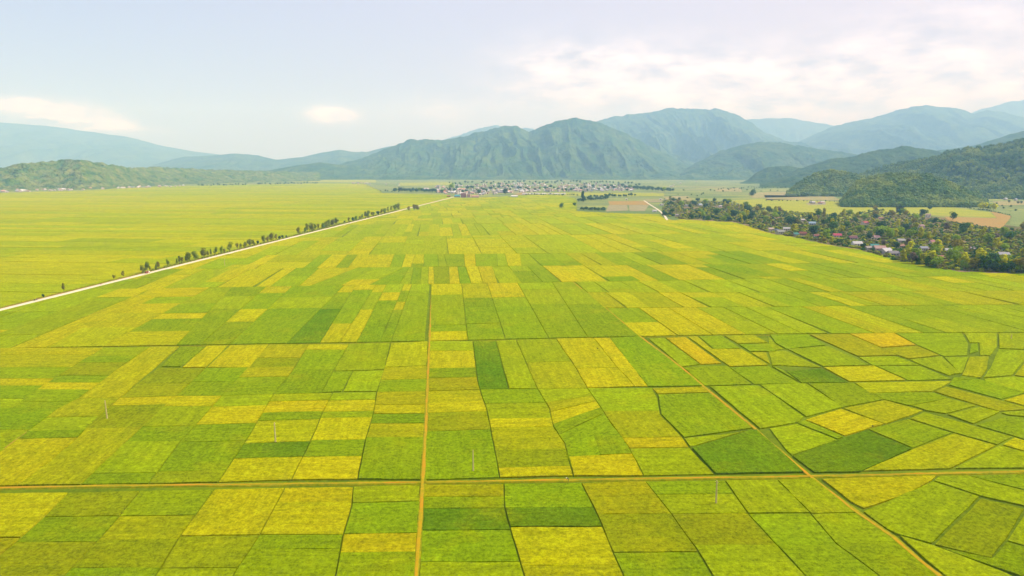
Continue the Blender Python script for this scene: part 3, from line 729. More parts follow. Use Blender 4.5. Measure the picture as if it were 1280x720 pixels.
# ------------------------------------------------------------------ trees
def leaf_mesh(seed, n, lobes, size, rx, rz, tall=False):
    """crown: many leaf clumps spread through several lobes; unit height 1 above a clear trunk"""
    r = random.Random(seed); V = []; Fc = []
    L = []
    for i in range(lobes):
        a = r.uniform(0, 6.28); d = rx * r.uniform(0.1, 0.62) if i else 0
        zz = r.uniform(0.36, 0.82) if not tall else 0.25 + 0.65 * i / lobes
        L.append((d * math.cos(a), d * math.sin(a), zz, r.uniform(0.45, 0.75) * rx * (1 if not tall else 1 - 0.5 * i / lobes)))
    for _ in range(n):
        cx, cy, cz, cr = r.choice(L)
        v = Vector((r.gauss(0, 1), r.gauss(0, 1), r.gauss(0, 1))).normalized(); k = r.uniform(0.55, 1.05)
        p = Vector((cx, cy, cz)) + Vector((v.x * cr * k, v.y * cr * k, v.z * cr * k * rz))
        if p.z < 0.12: p.z = 0.12 + r.random() * 0.1
        nrm = (v + Vector((r.gauss(0, .5), r.gauss(0, .5), r.gauss(0, .5) + 0.4))).normalized()
        t = nrm.cross(Vector((r.random(), r.random(), 0.3))).normalized(); w = nrm.cross(t); s = size * r.uniform(0.6, 1.3)
        b = len(V)
        V += [tuple(p + t * s), tuple(p + w * s * 0.8), tuple(p - t * s * 0.9 + nrm * s * 0.25), tuple(p - w * s)]
        Fc.append((b, b + 1, b + 2, b + 3))
    return V, Fc
def trunk_mb(seed, rx, h0=0.55):
    r = random.Random(seed); m = MB()
    m.tube([(0, 0, -0.03), (0.01, 0, 0.2), (r.uniform(-.03, .03), 0.01, 0.42), (r.uniform(-.05, .05), 0, 0.66)], [0.026, 0.02, 0.016, 0.007], 6)
    for k in range(4):
        a = r.uniform(0, 6.28); z = r.uniform(0.22, 0.45)
        m.tube([(0, 0, z), (math.cos(a) * rx * .3, math.sin(a) * rx * .3, z + .13), (math.cos(a) * rx * .6, math.sin(a) * rx * .6, z + .25)], [0.011, 0.007, 0.003], 5)
    return m
PROTO = []     # linked prototypes are moved into place the first time they are used
def make_proto(seed, n, lobes, size, rx, rz, tall=False, single=False):
    V, Fc = leaf_mesh(seed, n, lobes, size, rx, rz, tall); tm = trunk_mb(seed, rx)
    if single:
        b = MB(); b.add(V, Fc, 0); b.add(tm.v, tm.f, 1)
        me = bpy.data.meshes.new("tree"); me.from_pydata(b.v, [], b.f); me.materials.append(M_FOL); me.materials.append(M_BARK)
        me.polygons.foreach_set("material_index", b.m); return ("s", me)
    cm = bpy.data.meshes.new("crown"); cm.from_pydata(V, [], Fc); cm.materials.append(M_FOL)
    tk = bpy.data.meshes.new("trunk"); tk.from_pydata(tm.v, [], tm.f); tk.materials.append(M_BARK)
    return ("p", cm, tk)
P_ROUND = [make_proto(s, 520, 8, 0.055, 0.42, 0.8) for s in (1, 2, 3, 4)]
P_TALL = [make_proto(s, 420, 8, 0.055, 0.28, 1.1, True) for s in (5, 6, 7)]
P_THIN = [make_proto(s, 200, 5, 0.06, 0.30, 0.9) for s in (8, 9, 10)]
P_FAR = [make_proto(s, 110, 6, 0.12, 0.5, 0.75, False, True) for s in (11, 12, 13, 14)]
TREES = []
def tree(*a, **k): TREES.append((a, k))
def real_tree(name, proto, x, y, h, w, color, label, cat="tree", group=None, z=0.0):
    if proto[0] == "s":
        o = bpy.data.objects.new(name, proto[1]); COL.objects.link(o); o.color = (*color, 1)
        o.location = (x, y, z)
    else:
        o = empty(name, (x, y, z))
        c = bpy.data.objects.new("crown", proto[1]); COL.objects.link(c); c.parent = o; c.color = (*color, 1)
        t = bpy.data.objects.new("trunk", proto[2]); COL.objects.link(t); t.parent = o
    o.scale = (h * w, h * w, h); o.rotation_euler = (0, 0, random.uniform(0, 6.28))
    tag(o, label, cat, group); return o
FC = {'dark': (0.06, 0.15, 0.018), 'mid': (0.24, 0.36, 0.012), 'lime': (0.48, 0.48, 0.008), 'olive': (0.24, 0.21, 0.02), 'grey': (0.17, 0.13, 0.08), 'blue': (0.04, 0.11, 0.045)}
def fc(k): 
    c = FC[k]; j = random.uniform(0.8, 1.25); return (c[0] * j, c[1] * j, c[2] * j)

# roadside trees: foot positions in the photo (x) and crown height in photo pixels
def on_verge(px, off=4.6):
    py = 388 + (px) * (247 - 388) / 565.0
    x, y = gp(px, py); return x - rn.x * off, y - rn.y * off
rt = [(62,5),(86,12),(149,8),(161,9),(181,12),(188,15),(194,7),(200,8),(204,10),(215,11),(224,9),(229,11),(233,10),(238,13),(242,11),(248,12),(256,15),(264,9),(268,10),(274,12),(279,12),(283,8),(291,14),(299,12),(304,9),(309,10),(315,11),(320,9),(327,6),(333,11),(338,9),(342,12),(347,9),
      (352,6),(357,5),(361,4),(376,11),(384,8),(387,13),(392,12),(396,10),(400,11),(405,9),(409,10),(413,11),(418,10),(423,12),(434,4),(438,9),(443,6),(447,7),(451,7),(455,8),(459,10),(462,10),(466,9),(469,8),(474,6),(478,9),(482,8),(487,9),(491,9),(495,11),(499,10)]
for i, (px, hp) in enumerate(rt):
    x, y = on_verge(px + hp * 0.15, random.uniform(3.5, 6.5)); D = math.hypot(x, y)
    h = (hp * 0.92) * D / F
    near = i < 33
    lab = {0: "small lone bush on the verge nearest the left end of the road", 1: "lone spindly tree by the road, first from the left end", 2: "small round tree by the road, the left one of a separate pair",
           3: "small round tree by the road, the right one of a separate pair"}.get(i, "dusky green roadside tree in the row along the pale road")
    tree("roadside_tree", random.choice(P_THIN if (i < 6 or random.random() < 0.7) else P_ROUND), x, y, h, random.uniform(0.6, 0.95), (0.20 * random.uniform(.7, 1.2), 0.23 * random.uniform(.8, 1.2), 0.02), lab, "tree", "trees in the row along the pale road" if i > 3 else None, 0.3)
for k, (px, py, hp) in enumerate([(511, 263.5, 6), (518, 263, 8), (522, 263, 7)]):
    x, y = gp(px, py); D = math.hypot(x, y)
    tree("field_tree", P_ROUND[k], x, y, hp * D / F, 1.0, fc('olive'), ["left and lowest of the three trees right of the far road end", "middle tree of the clump of three right of the far road", "right tree of the clump of three right of the far road"][k], "tree", "clump of three trees by the far road")
for px, py, hp, kind, lab in [(702, 260.5, 7, 'dark', "lone dark tree left of the brown ponds standing in yellow rice"), (718, 258, 5, 'blue', "small dark tree between the lone tree and the tall one by the ponds"),
        (729, 253, 15, 'blue', "tall narrow blue-green tree left of the brown farm ponds"), (940, 246, 9, 'blue', "lone bushy tree on the dry fields beyond the village"),
        (894, 221.5, 4, 'blue', "lone round tree far out on the sage green fields"), (822, 223.5, 6, 'blue', "lone broad tree at the right end of the town fields"),
        (1162, 262.5, 5, 'blue', "small dark round tree behind the pale village house"), (1030, 272, 12, 'olive', "leaning slender tree standing out before the lime field"),
        (1191, 275, 9, 'dark', "dark pointed tree on the edge of the dry yellow field"), (1300, 262, 6, 'blue', "far dark tree at right")][:9]:
    x, y = gp(px, py); D = math.hypot(x, y)
    tree("tree", random.choice(P_ROUND if hp < 12 else P_TALL), x, y, hp * D / F, 1.1 if hp < 12 else 0.9, fc(kind), lab)
# small trees around the ponds and hedges near the town
def row_trees(pts, n, hp, kinds, name, label, group, protos=P_FAR, jitter=1.0, w=1.2):
    for i in range(n):
        t = (i + random.random() * 0.8) / n * (len(pts) - 1); k = min(int(t), len(pts) - 2); f = t - k
        px = pts[k][0] + (pts[k+1][0] - pts[k][0]) * f; py = pts[k][1] + (pts[k+1][1] - pts[k][1]) * f + random.uniform(-jitter, jitter) * .5
        x, y = gp(px, py); D = math.hypot(x, y)
        tree(name, random.choice(protos), x, y, random.uniform(0.75, 1.2) * hp * D / F, w, fc(random.choice(kinds)), label, "tree", group)
row_trees([(727,263),(757,263.5)], 14, 4.2, ['dark', 'blue'], "tree", "small dark tree in the hedge at the left edge of the brown ponds", "hedge trees left of the ponds")
row_trees([(722,252),(760,250)], 16, 4.5, ['dark', 'blue', 'mid'], "tree", "bushy blue-green tree in the grove behind the brown ponds", "grove behind the ponds")
row_trees([(735,247.5),(795,245.5)], 18, 4.0, ['dark', 'blue', 'mid'], "tree", "bushy blue-green tree in the grove behind the brown ponds", "grove behind the ponds")
row_trees([(657,243.8),(724,244.4)], 20, 2.0, ['dark', 'blue'], "tree", "low dark hedge tree in front of the long white wall", "hedge before the white wall")
row_trees([(492,240),(545,241)], 20, 5.0, ['blue', 'dark', 'blue', 'mid'], "tree", "blue-green tree in the grove at the left end of the town", "grove at the left end of the town")
row_trees([(955,251.2),(1060,252.5),(1130,256)], 40, 1.6, ['blue', 'dark'], "tree", "dark bush in the hedge line along the foot of the rounded hill", "hedge along the foot of the rounded hill", jitter=0.3)
row_trees([(1190,258.5),(1230,263),(1264,270)], 24, 1.5, ['dark', 'olive'], "tree", "dark bush along the ditch in the dry fields at the right", "bushes along the right ditch", jitter=0.3)
row_trees([(830,249),(900,234),(1000,236)], 26, 2.0, ['blue', 'dark', 'mid'], "tree", "small bush dotted over the dry fields beyond the village", "bushes on the dry fields", jitter=14)
row_trees([(900,236),(1010,234)], 30, 1.6, ['blue', 'dark'], "tree", "small bush dotted over the dry fields beyond the village", "bushes on the dry fields", jitter=2)
row_trees([(1240,258),(1330,262)], 20, 2.5, ['blue', 'mid'], "tree", "small bush dotted over the dry fields beyond the village", "bushes on the dry fields", jitter=12)
row_trees([(472,239),(500,240.5)], 5, 2.0, ['dark', 'blue'], "tree", "blue-green tree in the grove at the left end of the town", "grove at the left end of the town")
row_trees([(780,236),(842,240)], 26, 5.0, ['blue', 'dark', 'mid'], "tree", "blue-green tree in the grove at the right end of the town", "grove at the right end of the town")
row_trees([(320,231),(400,229.5)], 22, 2.3, ['blue', 'mid'], "tree", "distant blue-green tree on the far edge of the left plain", "tree line on the far edge of the plain")
row_trees([(245,232.5),(310,231.5)], 16, 2.2, ['blue', 'mid'], "tree", "distant blue-green tree on the far edge of the left plain", "tree line on the far edge of the plain")
row_trees([(1225,262),(1243,263)], 7, 7, ['mid', 'lime'], "tree", "loose green tree at the right foot of the rounded hill", "trees at the right foot of the rounded hill")

# village: belt of trees between the rice edge and the dry fields
vtop = [(822,252),(840,249),(870,252),(900,252),(930,257),(960,262),(1000,266),(1040,270),(1100,262),(1140,266),(1180,276),(1230,284),(1262,287),(1330,294)]
VB = [(822,268),(850,273.5),(920,277.5),(960,290.5),(1040,306),(1075,311.5),(1120,326),(1180,337.5),(1300,342),(1400,347)]
houses_at = []
village_trees = 0
occ = []
HOUSE = [  # px, py (foot), width m, colour of roof, wall, label
 (963,288.5,9,(0.55,0.42,0.33),(0.7,0.62,0.5),"small cream house with tan roof at the rice edge, leftmost of the village front"),
 (970,290,8,(0.12,0.15,0.2),(0.5,0.5,0.45),"dark grey roofed house beside the leftmost cream house"),
 (983,288,10,(0.65,0.63,0.58),(0.7,0.68,0.6),"house with a white sheet roof in front of a dark round tree"),
 (975,292,12,(0.35,0.38,0.32),(0.5,0.48,0.35),"low grey-green roofed shed on the rice edge below the white roof"),
 (994,295,9,(0.05,0.28,0.25),(0.5,0.45,0.35),"house with a teal roof at the rice edge"),
 (1003,294,10,(0.38,0.10,0.05),(0.5,0.35,0.25),"house with a brick red roof right of the teal one"),
 (1003,276.5,7,(0.75,0.68,0.55),(0.6,0.5,0.4),"tiny house with a cream roof high among the trees"),
 (1015,281,11,(0.36,0.55,0.70),(0.45,0.5,0.55),"house with a pale blue roof in the left of the village"),
 (1020,297,8,(0.35,0.12,0.10),(0.65,0.6,0.5),"small house with a dark red roof and white wall by the rice"),
 (1046,296.5,11,(0.70,0.05,0.12),(0.65,0.55,0.45),"house with a bright crimson roof at the front of the village"),
 (1081,280.5,12,(0.55,0.10,0.08),(0.6,0.5,0.42),"house with a red hipped roof in the middle of the village"),
 (1101,274.5,8,(0.62,0.30,0.16),(0.65,0.55,0.4),"small house with an orange tiled roof behind the red one"),
 (1066,299.5,10,(0.30,0.12,0.14),(0.45,0.4,0.35),"house with a maroon roof under dark trees"),
 (1071,307,12,(0.70,0.68,0.66),(0.8,0.78,0.74),"white gabled house at the rice edge in the village front"),
 (1093,299,12,(0.55,0.30,0.28),(0.75,0.7,0.62),"white house with a faded pink roof behind the white gable"),
 (1093,310,9,(0.10,0.45,0.36),(0.55,0.5,0.42),"shed with a green turquoise roof"),
 (1099,313,13,(0.60,0.35,0.28),(0.6,0.5,0.4),"long house with a salmon roof near the rice edge"),
 (1107,316.5,14,(0.62,0.60,0.62),(0.5,0.45,0.4),"long shed with a silver roof on the rice edge"),
 (1116,319.5,11,(0.30,0.28,0.30),(0.45,0.4,0.36),"low shed with a charcoal roof on the rice edge"),
 (1085,312.5,8,(0.42,0.36,0.30),(0.5,0.45,0.4),"weathered brown roofed hut at the rice edge"),
 (1160,272,9,(0.62,0.42,0.33),(0.75,0.66,0.55),"pale two storey house with a pink-tan roof beside bare trees"),
 (1151,287,10,(0.42,0.26,0.22),(0.5,0.42,0.38),"house with a dusty brown roof below the pale two storey house"),
 (1167,305,10,(0.62,0.22,0.24),(0.6,0.5,0.42),"house with a rose red roof above the big green tree"),
 (1154,313,9,(0.36,0.40,0.46),(0.5,0.5,0.5),"small grey roofed hut left of the rose roof"),
 (1186,315.5,8,(0.75,0.74,0.72),(0.75,0.72,0.68),"small hut with a bright white roof deep in the trees"),
 (1174,325,9,(0.45,0.18,0.12),(0.72,0.66,0.55),"white walled house with a russet roof just behind the rice"),
 (1200,320,8,(0.50,0.15,0.14),(0.5,0.42,0.36),"small house with a dull red roof among the front trees"),
 (1218,314,10,(0.55,0.42,0.42),(0.55,0.42,0.36),"house with a greyish pink hipped roof at the right of the village"),
 (1254,321,10,(0.52,0.52,0.54),(0.45,0.42,0.4),"grey roofed house half hidden at the far right of the village"),
 (1126,303,9,(0.5,0.48,0.45),(0.5,0.45,0.4),"hut with an ash grey roof at the left of the rose roof"),
 (1126,310,8,(0.45,0.22,0.14),(0.55,0.5,0.4),"hut with a rusty brown roof behind the big green tree"),
 (875,257,10,(0.55,0.66,0.75),(0.6,0.6,0.6),"house with a very pale blue roof in the left tree belt"),
 (900,259,9,(0.6,0.5,0.45),(0.6,0.55,0.5),"tan roofed house at the right of the left tree belt"),
 (858,258,8,(0.4,0.38,0.4),(0.5,0.48,0.45),"grey roofed hut in the left tree belt"),
 (827,257,9,(0.45,0.42,0.45),(0.55,0.5,0.48),"grey roofed house where the white lane enters the trees"),
 (818,265,9,(0.75,0.72,0.68),(0.8,0.75,0.7),"white hut with pale roof beside the white lane and the ponds"),
 (826,250,7,(0.75,0.73,0.7),(0.78,0.74,0.7),"small white house with light roof behind the white lane"),
 (783,250,7,(0.72,0.66,0.6),(0.8,0.74,0.66),"small white pump house on the far bank of the brown ponds"),
 (846,270,6,(0.6,0.5,0.42),(0.7,0.62,0.5),"tiny tan hut at the rice edge beside the white lane"),
]
def make_house(x, y, w, roof, wall, label, group=None, name="house", rz=None, z=0.2, storeys=1):
    d = w * random.uniform(0.6, 0.8); h = 3.0 * storeys; rh = w * 0.22
    o = empty(name, (x, y, z), random.uniform(-0.5, 0.5) if rz is None else rz)
    b = MB(); b.add([(-w/2,-d/2,0),(w/2,-d/2,0),(w/2,d/2,0),(-w/2,d/2,0),(-w/2,-d/2,h),(w/2,-d/2,h),(w/2,d/2,h),(-w/2,d/2,h),(-w/2,0,h+rh),(w/2,0,h+rh)],
        [(0,1,5,4),(2,3,7,6),(1,2,6,9,5),(3,0,4,8,7),(0,3,2,1)]); wl = b.build("wall", M_WALL, o); wl.color = (*wall, 1)
    e = 0.7; k = rh / (d / 2); r = MB()
    zl = h - e * k
    vs = []
    for s in (-1, 1):
        vs = [(-w/2-e, s*(d/2+e), zl), (w/2+e, s*(d/2+e), zl), (w/2+e, 0, h+rh+0.05), (-w/2-e, 0, h+rh+0.05)]
        vs2 = [(a, b_, c + 0.22) for a, b_, c in vs]
        r.add(vs + vs2, [(0,1,2,3),(4,5,6,7),(0,1,5,4),(1,2,6,5),(3,0,4,7)])
    ro = r.build("roof", M_ROOF, o); ro.color = tuple(0.5 * q + 0.16 * sum(roof) / 3 for q in roof) + (1,)
    if w > 5:
        dm = MB(); dm.box(-0.55, 0.55, -d/2-0.06, -d/2-0.005, 0.0, 2.1); dm.build("door", M_DARK, o)
        for sx in (-w*0.3, w*0.3):
            for st in range(storeys):
                q = MB(); q.box(sx-0.6, sx+0.6, -d/2-0.06, -d/2-0.005, 1.0+3*st, 2.2+3*st); q.build("window", M_DARK, o)
    tag(o, label, "house", group); return o
for px, py, w, roof, wall, lab in HOUSE:
    x, y = gp(px, py); make_house(x, y, w, roof, wall, lab, storeys=2 if "two storey" in lab else 1); occ.append((px, py, w))
def hidden_house(px, py):
    return any(abs(px - a) < w * 0.55 and -3 < py - b < 9 for a, b, w in occ)
VT = [("round dark green tree in the village tree belt", 'dark', P_ROUND), ("broad mid green tree in the village tree belt", 'mid', P_ROUND), ("feathery yellow-green tree in the village tree belt", 'lime', P_TALL),
      ("bluish green bushy tree in the village tree belt", 'blue', P_ROUND), ("bare grey-brown tree in the village tree belt", 'grey', P_THIN), ("dull olive tree in the village tree belt", 'olive', P_ROUND)]
n = 0; tries = 0
while n < 250 and tries < 6000:
    tries += 1
    px = random.uniform(826, 1310); yt, yb = hy(vtop, px), hy(VB, px)
    if random.random() < 0.18: py = yb - random.uniform(0, 2)
    else: py = yt + (yb - yt) * random.random() ** 1.15
    s = (py - HY) / 118.0
    if hidden_house(px, py): continue
    x, y = gp(px, py); D = math.hypot(x, y)
    k = random.choices(range(6), [3.5, 5, 6 if px > 1120 or px < 1040 else 3.5, 3, 1.2 if 1100 < px < 1240 else 0.5, 2])[0]
    lab, colk, pr = VT[k]
    h = random.uniform(10, 17) * (1.15 if colk == 'lime' else 1)
    if yb - py < 2.2 and px < 1130: h *= 0.55
    if px < 960: lab = lab.replace("village tree belt", "left part of the village tree belt"); reg = "left"
    elif px < 1120: lab = lab.replace("village tree belt", "middle of the village tree belt"); reg = "middle"
    else: lab = lab.replace("village tree belt", "right part of the village tree belt"); reg = "right"
    tree("tree", random.choice(pr), x, y, h, random.uniform(1.05, 1.5), fc(colk), lab, "tree", {'dark': "dark", 'mid': "mid green", 'lime': "feathery", 'blue': "bluish", 'grey': "bare", 'olive': "olive"}[colk] + " trees in the " + reg + " of the village", 0.2)
    n += 1
for px, py, h, w, k, lab in [(1142,326,15,1.25,'mid',"biggest bright green tree at the village front, right of the silver roof"), (1134,327,9,1.3,'dark',"dark tree pressed against the left side of the biggest green tree"),
        (1037,294,12,1.5,'dark',"broad dark tree left of the crimson roof"), (885,277,13,1.1,'dark',"large dark tree at the rice edge in the left tree belt"), (905,277.5,13,1.1,'mid',"tall green tree right of the large dark one at the rice edge"),
        (1218,338,13,1.2,'olive',"wide olive tree casting a shadow on the rice at the village corner"), (1205,337,10,1.2,'mid',"green tree at the corner left of the wide olive tree"),
        (1255,340,10,1.5,'dark',"low dark spreading tree at the right of the corner trees"), (1012,275.5,11,1.3,'blue',"blue-green tree behind the pale blue roof"), (1043,272,11,1.4,'blue',"dense dark blue tree behind the village before the lime field"), (1262,300,14,1.4,'dark',"largest dark tree at the back right of the village")]:
    x, y = gp(px, py); tree("tree", random.choice(P_ROUND), x, y, h, w, fc(k), lab, "tree", None, 0.2)

# ------------------------------------------------------------------ town and far hamlets
def town_mesh(kind):
    w, d, h, rh = {0: (9, 7, 4, 2.2), 1: (6, 12, 8, 1.5), 2: (14, 8, 3.5, 2), 3: (7, 9, 11, 0.6)}[kind]
    b = MB(); b.add([(-w/2,-d/2,0),(w/2,-d/2,0),(w/2,d/2,0),(-w/2,d/2,0),(-w/2,-d/2,h),(w/2,-d/2,h),(w/2,d/2,h),(-w/2,d/2,h),(-w/2,0,h+rh),(w/2,0,h+rh)],
        [(0,1,5,4),(2,3,7,6),(1,2,6,9,5),(3,0,4,8,7)], 0)
    e = 0.5
    for s in (-1, 1):
        vs = [(-w/2-e, s*(d/2+e), h-e*rh/(d/2)+.02), (w/2+e, s*(d/2+e), h-e*rh/(d/2)+.02), (w/2+e, 0, h+rh+.05), (-w/2-e, 0, h+rh+.05)]
        b.add(vs + [(p, q, r + .3) for p, q, r in vs], [(0,1,2,3),(4,5,6,7),(0,1,5,4),(1,2,6,5),(3,0,4,7)], 1)
    for k in range(int(h // 3.6)):
        for sx in (-w*.28, w*.28): b.box(sx-.7, sx+.7, -d/2-.08, -d/2-.01, 1.2+3.4*k, 2.6+3.4*k, 2)
    me = bpy.data.meshes.new("town_house"); me.from_pydata(b.v, [], b.f)
    for m in (M_TW, M_ROOF, M_DARK): me.materials.append(m)
    me.polygons.foreach_set("material_index", b.m); return me
M_TW = m_noise("town wall render", (0.55, 0.50, 0.44), (0.42, 0.36, 0.32), 0.02)
TM = [town_mesh(k) for k in range(4)]; TOWN = []
RCOL = [tuple(0.72 * q for q in c) for c in [(0.75,0.73,0.72),(0.68,0.64,0.62),(0.50,0.24,0.16),(0.58,0.34,0.26),(0.45,0.42,0.42),(0.30,0.36,0.42),(0.35,0.45,0.42),(0.62,0.46,0.38),(0.72,0.66,0.6)]]
def town(region_t, region_b, n, label, group, wts=(5, 3, 2, 2), sc=(0.8, 1.3), bias=1.0):
    k = 0
    while k < n:
        px = random.uniform(region_t[0][0], region_t[-1][0]); yt, yb = hy(region_t, px), hy(region_b, px)
        py = yt + (yb - yt) * random.random() ** bias
        x, y = gp(px, py); TOWN.append((random.choices(TM, wts)[0], x, y, random.uniform(*sc), random.uniform(-0.9, 0.9), random.choice(RCOL), label, group)); k += 1
town([(545,233),(640,229),(720,230),(790,233)], [(545,242),(600,244.5),(650,240.5),(740,239),(790,238.5)], 360, "tiny pale house packed into the distant town below the mountains", "houses of the distant town", sc=(0.9, 1.4))
town([(650,237),(790,236)], [(650,241),(790,239.5)], 60, "tiny pale house packed into the distant town below the mountains", "houses of the distant town")
town([(-20,239.6),(230,231.9)], [(-20,241.8),(230,233.3)], 90, "tiny house in the hamlet strung along the foot of the left hills", "houses at the foot of the left hills", (6, 1, 2, 0))
town([(235,222),(320,221)], [(235,227),(320,226)], 22, "speck of a house in the hamlet beyond the far left plain", "houses beyond the far left plain", (5, 2, 2, 1), (1.2, 2.0))
town([(440,228.5),(500,230)], [(440,230),(500,232.5)], 14, "speck of a house in the hamlet left of the town", "houses left of the town", (5, 2, 2, 1))
town([(830,233),(900,219)], [(830,237),(900,221)], 9, "scattered tiny house on the fields right of the town", "scattered houses right of the town")
town([(1010,254),(1035,253.5)], [(1010,256),(1035,256)], 5, "low pale hut on the bare strip below the rounded hill", "huts below the rounded hill", (5, 0, 1, 0))
town([(1245,247),(1300,249)], [(1245,250),(1300,256)], 8, "small pale house in the fields right of the rounded hill", "houses right of the rounded hill", (5, 1, 1, 0), (0.8, 1.2))
TOWN.sort(key=lambda t: -(t[3] / math.hypot(t[1], t[2])) * (1 + 2 * (t[0] is not TM[0])))
for me, x, y, s_, rz, rc, lab, grp in TOWN[:250]:
    o = bpy.data.objects.new("house", me); COL.objects.link(o); o.location = (x, y, 0.1); o.scale = (s_,) * 3; o.rotation_euler = (0, 0, rz); o.color = (*rc, 1)
    tag(o, lab, "house", grp)
for ci in range(3):
    V = []; Fs = []; Ms = []
    for me, x, y, s_, rz, rc, lab, grp in TOWN[250 + ci::3]:
        b = len(V); c, q = math.cos(rz) * s_, math.sin(rz) * s_
        V += [(x + v.co.x * c - v.co.y * q, y + v.co.x * q + v.co.y * c, 0.1 + v.co.z * s_) for v in me.vertices]
        for p in me.polygons: Fs.append(tuple(i + b for i in p.vertices)); Ms.append(p.material_index)
    o = mesh_obj("distant_houses", V, Fs, [M_TW, M_ROOF, M_DARK], fm=Ms); o.color = (*[(0.74, 0.7, 0.68), (0.55, 0.32, 0.25), (0.4, 0.4, 0.42)][ci], 1)
    o["kind"] = "stuff"; o["label"] = "smallest " + ["white", "reddish", "grey"][ci] + " roofed houses filling the distant town and hamlets"
row_trees([(550,240),(650,237),(790,236)], 60, 4.2, ['blue', 'dark', 'mid'], "tree", "blue-green tree among the houses of the distant town", "trees among the town houses", jitter=6)
row_trees([(560,231),(680,229),(800,231)], 60, 3.0, ['blue', 'dark', 'mid'], "tree", "blue-green tree among the houses of the distant town", "trees among the town houses", jitter=4)
for px, py, hp in [(565,238,9),(598,243,7),(632,243,8)]:
    x, y = gp(px, py); D = math.hypot(x, y)
    tree("tree", P_ROUND[0], x, y, hp * D / F, 1.2, fc('mid' if px == 565 else 'blue'), {565: "tall green tree rising over the red roofs of the town", 598: "broad blue-green tree at the front edge of the town centre", 632: "broad blue-green tree at the front right of the town"}[px])
def big(px, py, w, d, h, wall, roof, label, storeys=1, rz=0.0, flat=False):
    x, y = gp(px, py); o = empty("building", (x, y, 0.1), rz)
    b = MB(); b.box(-w/2, w/2, -d/2, d/2, 0, h); wl = b.build("wall", M_WALL, o); wl.color = (*wall, 1)
    r = MB()
    if flat: r.box(-w/2-.3, w/2+.3, -d/2-.3, d/2+.3, h+.003, h+.7)
    else: r.add([(-w/2-1,-d/2-1,h+.01),(w/2+1,-d/2-1,h+.01),(w/2+1,d/2+1,h+.01),(-w/2-1,d/2+1,h+.01),(-w/2+d*.3,0,h+d*.28),(w/2-d*.3,0,h+d*.28)], [(0,1,5,4),(1,2,5),(2,3,4,5),(3,0,4),(0,3,2,1)])
    ro = r.build("roof", M_ROOF, o); ro.color = (*roof, 1)
    for s in range(storeys):
        nn = max(2, int(w / 4))
        for i in range(nn):
            q = MB(); cx = -w/2 + w * (i + .5) / nn; q.box(cx-.8, cx+.8, -d/2-.1, -d/2-.01, 1.0+3.5*s, 2.8+3.5*s); q.build("window", M_DARK, o)
    tag(o, label, "building"); return o
big(579.5, 246.8, 19, 14, 15, (0.42, 0.20, 0.22), (0.40, 0.20, 0.20), "tall mauve brown building at the end of the road by the town", 4, flat=True)
big(586, 246.8, 12, 12, 12, (0.62, 0.38, 0.36), (0.6, 0.45, 0.4), "pale pink block attached at the right of the mauve building", 3, flat=True)
big(594, 246.9, 28, 10, 4.5, (0.6, 0.42, 0.36), (0.55, 0.28, 0.24), "long low salmon building right of the pink block", 1)
big(571.5, 246.2, 22, 10, 5, (0.35, 0.45, 0.5), (0.05, 0.35, 0.42), "low shed with a teal roof left of the mauve building", 1)
big(561, 246, 14, 8, 3, (0.3, 0.12, 0.08), (0.35, 0.15, 0.08), "low rust brown shed beside the far end of the road", 1)
big(553, 241, 34, 14, 6, (0.6, 0.45, 0.38), (0.62, 0.25, 0.15), "long house with an orange red roof in the left of the town", 1, 0.1)
big(577, 238.5, 38, 14, 7, (0.6, 0.45, 0.4), (0.62, 0.30, 0.20), "long salmon roofed hall in the middle of the town", 1, -0.05)
big(533, 237, 26, 14, 5, (0.7, 0.66, 0.6), (0.62, 0.52, 0.5), "pale long hall at the left end of the town", 1)
big(643, 246.2, 26, 9, 3.5, (0.85, 0.83, 0.78), (0.8, 0.78, 0.72), "low white shed at the yellow field edge right of the town front", 1)
for i, px in enumerate(range(656, 712, 8)):
    big(px, 243.2, 22, 6, 4.2, (0.8, 0.78, 0.74), (0.78, 0.76, 0.72) if i % 2 else (0.62, 0.6, 0.58), "long white low building in the row behind the dark hedge", 1)["group"] = "white buildings behind the hedge"

# the 300 trees that show largest are things of their own; the specks left over are one mass
TREES.sort(key=lambda t: -(t[0][4] / math.hypot(t[0][2], t[0][3])) * (1 if -20 < to_px(t[0][2], t[0][3])[0] < 1300 else 0.01))
for a, k in TREES[:300]: real_tree(*a, **k)
V = []; Fs = []
for a, k in TREES[300:]:
    me = random.choice(P_FAR)[1]; b = len(V); rot = random.uniform(0, 6.28); c, s_ = math.cos(rot), math.sin(rot); h, w_ = a[4], a[4] * a[5]
    for v in me.vertices: V.append((a[2] + (v.co.x * c - v.co.y * s_) * w_, a[3] + (v.co.x * s_ + v.co.y * c) * w_, v.co.z * h))
    for p in me.polygons: Fs.append(tuple(i + b for i in p.vertices))
dt = mesh_obj("distant_foliage", V, Fs, M_FOL); dt.color = (*FC['blue'], 1); dt["kind"] = "stuff"; dt["label"] = "small blue-green trees scattered round the distant town and far plain"

